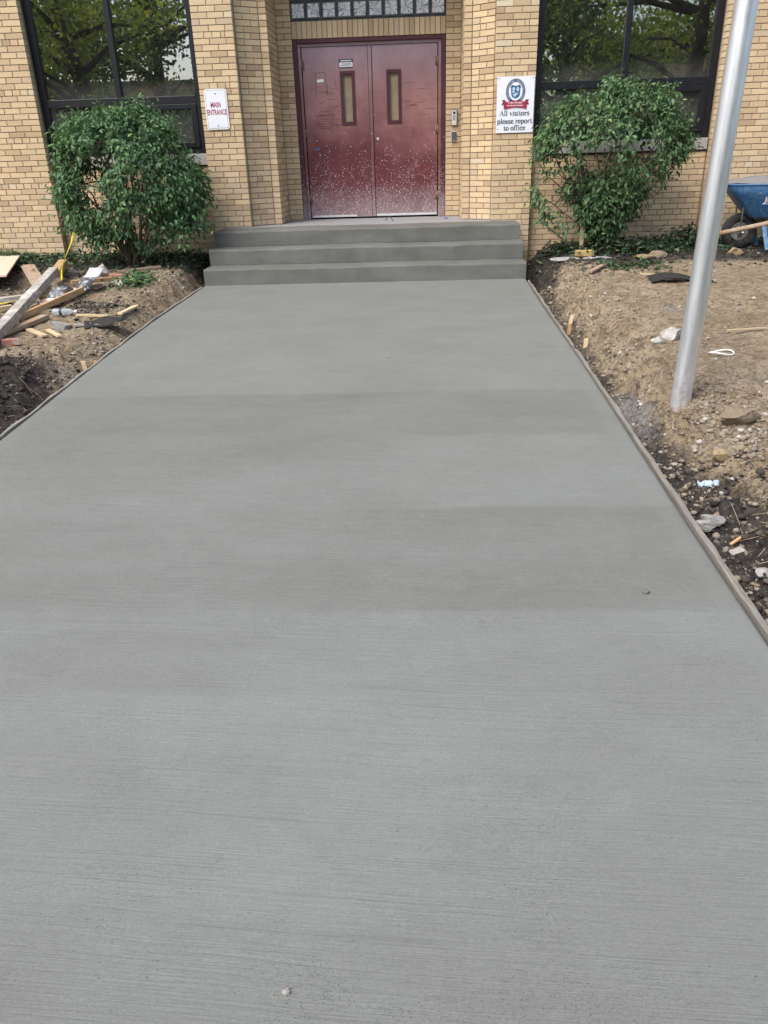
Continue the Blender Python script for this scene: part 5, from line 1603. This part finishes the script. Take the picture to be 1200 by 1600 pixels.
# clods, pebbles and dry stalks on the soil
bm = bmesh.new(); bmesh.ops.create_icosphere(bm, subdivisions=1, radius=1)
IV = np.array([v.co[:] for v in bm.verts]); IF = np.array([[v.index for v in f.verts] for f in bm.faces]); bm.free()
def scatter(name, pts, sizes, m, seed):
    rs = np.random.default_rng(seed); n = len(pts)
    S = np.stack([sizes * rs.uniform(.7, 1.3, n), sizes * rs.uniform(.7, 1.3, n), sizes * rs.uniform(.45, .85, n)], -1)
    a = rs.uniform(0, 6.28, n); ca, sa = np.cos(a), np.sin(a)
    J = IV[None] * (1 + rs.normal(size=(n, len(IV), 1)) * .16) * S[:, None] / 2
    X = J[..., 0] * ca[:, None] - J[..., 1] * sa[:, None]; Y = J[..., 0] * sa[:, None] + J[..., 1] * ca[:, None]
    z = terr(pts[:, 0], pts[:, 1]) + rough(pts[:, 0], pts[:, 1]) + sizes * .16
    V = np.stack([X + pts[:, :1], Y + pts[:, 1:2], J[..., 2] + z[:, None]], -1).reshape(-1, 3)
    F = (np.arange(n)[:, None, None] * len(IV) + IF[None]).reshape(-1, 3)
    return tag(link_mesh(name, np_mesh(name, V, F, {'rnd': np.repeat(rs.random(n), len(IV))}), m), kind='stuff')
rs = np.random.default_rng(77)
def pw(n, a, b): return a * (b / a) ** (rs.random(n) ** 2.6)
# right bank and plateau
n = 2600
P1 = np.stack([RIGHT_X + .08 + np.abs(rs.normal(size=n)) * .30, rs.uniform(-8.4, -1.6, n)], -1)
n = 1500
P2 = np.stack([rs.normal(2.45, .24, n), rs.normal(-6.45, .42, n)], -1); P2 = P2[P2[:, 0] > 2.03]
n = 500
P3 = np.stack([rs.uniform(2.2, 4.6, n), rs.uniform(-5.6, -1.2, n)], -1)
PP = np.concatenate([P1, P2, P3]); scatter('pebbles', PP, pw(len(PP), .007, .046), M['pebble'], 4)
n = 1400
P1 = np.stack([-2.12 - np.abs(rs.normal(size=n)) * .35, rs.uniform(-5.2, -1.3, n)], -1)
P2 = np.stack([rs.uniform(-4.4, -2.1, n), rs.uniform(-4.9, -1.0, n)], -1)
PP = np.concatenate([P1, P2]); scatter('pebbles', PP, pw(len(PP), .007, .042), M['pebble'], 5)
n = 1500
P1 = np.stack([rs.normal(-2.6, .34, n), rs.normal(-5.5, .55, n)], -1); P1 = P1[P1[:, 0] < -2.09]
P2 = np.stack([rs.normal(-2.66, .17, 700), rs.normal(-2.95, .15, 700)], -1)
P3 = np.stack([rs.uniform(1.98, 2.45, 900), rs.uniform(-8.4, -6.8, 900)], -1)
P4 = np.stack([rs.uniform(1.95, 4.9, 900), rs.uniform(-1.8, -.2, 900)], -1)
P5 = np.stack([rs.uniform(-4.6, -2.05, 1000), rs.uniform(-1.5, -.1, 1000)], -1)
P6 = np.stack([rs.uniform(-4.4, -3.2, 600), rs.uniform(-3.9, -1.0, 600)], -1)
PP = np.concatenate([P1, P2, P3, P4, P5, P6]); scatter('peat_clods', PP, pw(len(PP), .009, .055), M['peat_clod'], 6)
mb = MB()
for k in range(300):
    q = rs.random()
    if q < .35: x, y = rs.uniform(2.0, 2.5), rs.uniform(-8.3, -6.9)
    elif q < .6: x, y = rs.uniform(2.0, 4.8), rs.uniform(-2.2, -.6)
    elif q < .8: x, y = rs.uniform(-3.0, -2.1), rs.uniform(-6.6, -4.6)
    else: x, y = rs.uniform(-4.2, -2.1), rs.uniform(-4.4, -1.0)
    a = rs.uniform(0, 6.28); l = rs.uniform(.05, .20)
    x2, y2 = x + math.cos(a) * l, y + math.sin(a) * l
    if abs(x2) < 2.05: continue
    mb.tube([(x, y, gz(x, y) + .004), ((x + x2) / 2 + rs.normal() * .01, (y + y2) / 2, gz((x + x2) / 2, (y + y2) / 2) + .018), (x2, y2, gz(x2, y2) + .008)], [.0016, .0015, .0008], 4, False)
o = mb.build('dry_stalks', M['wood_board']); tag(o, kind='stuff')

# ------------------------------------------------------------------ trees and houses across the street, seen mirrored in the windows
CARD = np.array([(-.5, 0, 0), (0, -.32, .08), (.5, 0, 0), (0, .32, .08)])
def tree(label, x, y, h_, lean, cr, cz, tr_, m, seed, n=9000, gap=.40, low=0):
    rs = np.random.default_rng(seed)
    z0 = -.6
    root = tag(empty('tree', (x, y, z0)), label, 'tree', 'trees across the street')
    mb = MB()
    main = [(lean * (t_ * h_) + .12 * math.sin(t_ * 5 + seed), .1 * math.sin(t_ * 4 + seed * 2), t_ * h_) for t_ in np.linspace(0, 1, 9)]
    mb.tube(main, [tr_ * (1 - .75 * i / 8) * (1.35 if i == 0 else 1) for i in range(9)], 12)
    cc = np.array((lean * cz, 0, cz))
    for k in range(14):
        j = rs.integers(3, 7); a = rs.uniform(0, 6.28); p = Vector(main[j]); l = cr * rs.uniform(.5, .9)
        e = p + Vector((math.cos(a) * l, math.sin(a) * l, l * rs.uniform(.05, .6)))
        mid = p.lerp(e, .5) + Vector((0, 0, .25))
        mb.tube([p, mid, e], [tr_ * .34, tr_ * .2, .03], 7, False)
    mb.build('trunk', M['bark'], root, True)
    # clumps of leaf cards
    nc = n // 38
    C = []
    while len(C) < nc:
        d = rs.normal(size=3); d /= np.linalg.norm(d)
        r_ = rs.random() ** .45
        p = cc + d * r_ * np.array((cr, cr, cr * .85))
        if p[2] < 2.0 + rs.random() * 1.0 - low: continue
        if vnoise(np.array(p[0] * .55 + 50 + seed), np.array(p[2] * .62 + p[1] * .3 + 20)) < gap: continue
        C.append(p)
    C = np.array(C)
    idx = np.repeat(np.arange(nc), 38)
    P = C[idx] + rs.normal(size=(len(idx), 3)) * np.array((.42, .42, .26))
    A = unit(rs.normal(size=(len(idx), 3))); B = unit(np.cross(A, rs.normal(size=(len(idx), 3))))
    N = np.cross(A, B); s_ = rs.uniform(.14, .26, len(idx))
    V = P[:, None] + (A[:, None] * CARD[None, :, :1] + B[:, None] * CARD[None, :, 1:2] + N[:, None] * CARD[None, :, 2:]) * s_[:, None, None]
    F = (np.arange(len(idx))[:, None] * 4 + np.arange(4)[None])
    r = np.clip(rs.random(len(idx)) * .6 + np.repeat(rs.random(nc), 38) * .45, 0, 1)
    me = np_mesh('crown', V.reshape(-1, 3), F, {'rnd': np.repeat(r, 4)})
    o = link_mesh('crown', me, m, root); o['kind'] = 'stuff'
tree('broad leaning street tree mirrored in the left window', -10.5, -19.5, 9.5, -.17, 4.2, 7.6, .38, M['tree_leaf'], 1, 6000, .55)
tree('upright street tree mirrored beside the mullion of the left window', -10.2, -25.5, 10, .02, 4.0, 7.4, .36, M['tree_leaf_dark'], 2, 7000, .52, .4)
tree('slender tree mirrored at the far left window edge', -16.5, -27, 9, .05, 4.2, 6.2, .24, M['tree_leaf_dark'], 3, 9000, .36, 1)
tree('thick trunked street tree mirrored in the right pane of the right window', 10.2, -19.5, 9.5, -.01, 4.2, 7.8, .42, M['tree_leaf'], 4, 6000, .54)
tree('dense dark tree mirrored in the left pane of the right window', 6.3, -24.5, 10, .03, 4.3, 6.6, .34, M['tree_leaf_dark'], 5, 11000, .42, 1.2)
tree('leafy tree standing straight opposite the school doors', .6, -29, 10, .0, 4.2, 6.8, .3, M['tree_leaf'], 6, 9000, .36, .5)
tree('bushy tree mirrored behind the thick trunk on the right', 9.2, -31, 9, .02, 4.4, 6.4, .26, M['tree_leaf'], 8, 9000, .40, 1)
tree('wide tree at the right end of the mirrored row', 16.5, -27, 9, -.04, 4.2, 6.2, .28, M['tree_leaf_dark'], 7, 9000, .36, 1)
def house(label, x0, x1, y, h_):
    b = tag(empty('brick_house', ((x0 + x1) / 2, y, -.6)), label, 'house')
    w = (x1 - x0) / 2
    mb = MB(); mb.ext(-w, w, -8, 0, 0, h_); mb.build('wall', M['house_brick'], b)
    mb = MB(); mb.ext(-w - .15, w + .15, -8.15, .15, h_ + .003, h_ + .25)
    mb.build('roof', M['roof'], b)
    for r_ in range(2):
        for k in range(3):
            cx = -w * .62 + k * w * .62
            mb = MB(); mb.ext(cx - .65, cx + .65, .003, .06, .9 + r_ * 2.9, 2.4 + r_ * 2.9); f_ = mb.build('window', M['sill'], b)
            mb = MB(); mb.ext(cx - .55, cx + .55, .062, .075, 1.0 + r_ * 2.9, 2.3 + r_ * 2.9); mb.build('pane', M['frame'], f_)
house('orange brick house across the street, mirrored in the right window', 11.5, 23, -42, 7.6)
house('orange brick house across the street, mirrored in the left window', -23, -11, -42, 6.2)
house('orange brick house between the two others across the street', -6, 6, -44, 6.8)
# sky needs no object: the world's sky is all there is above the roofs
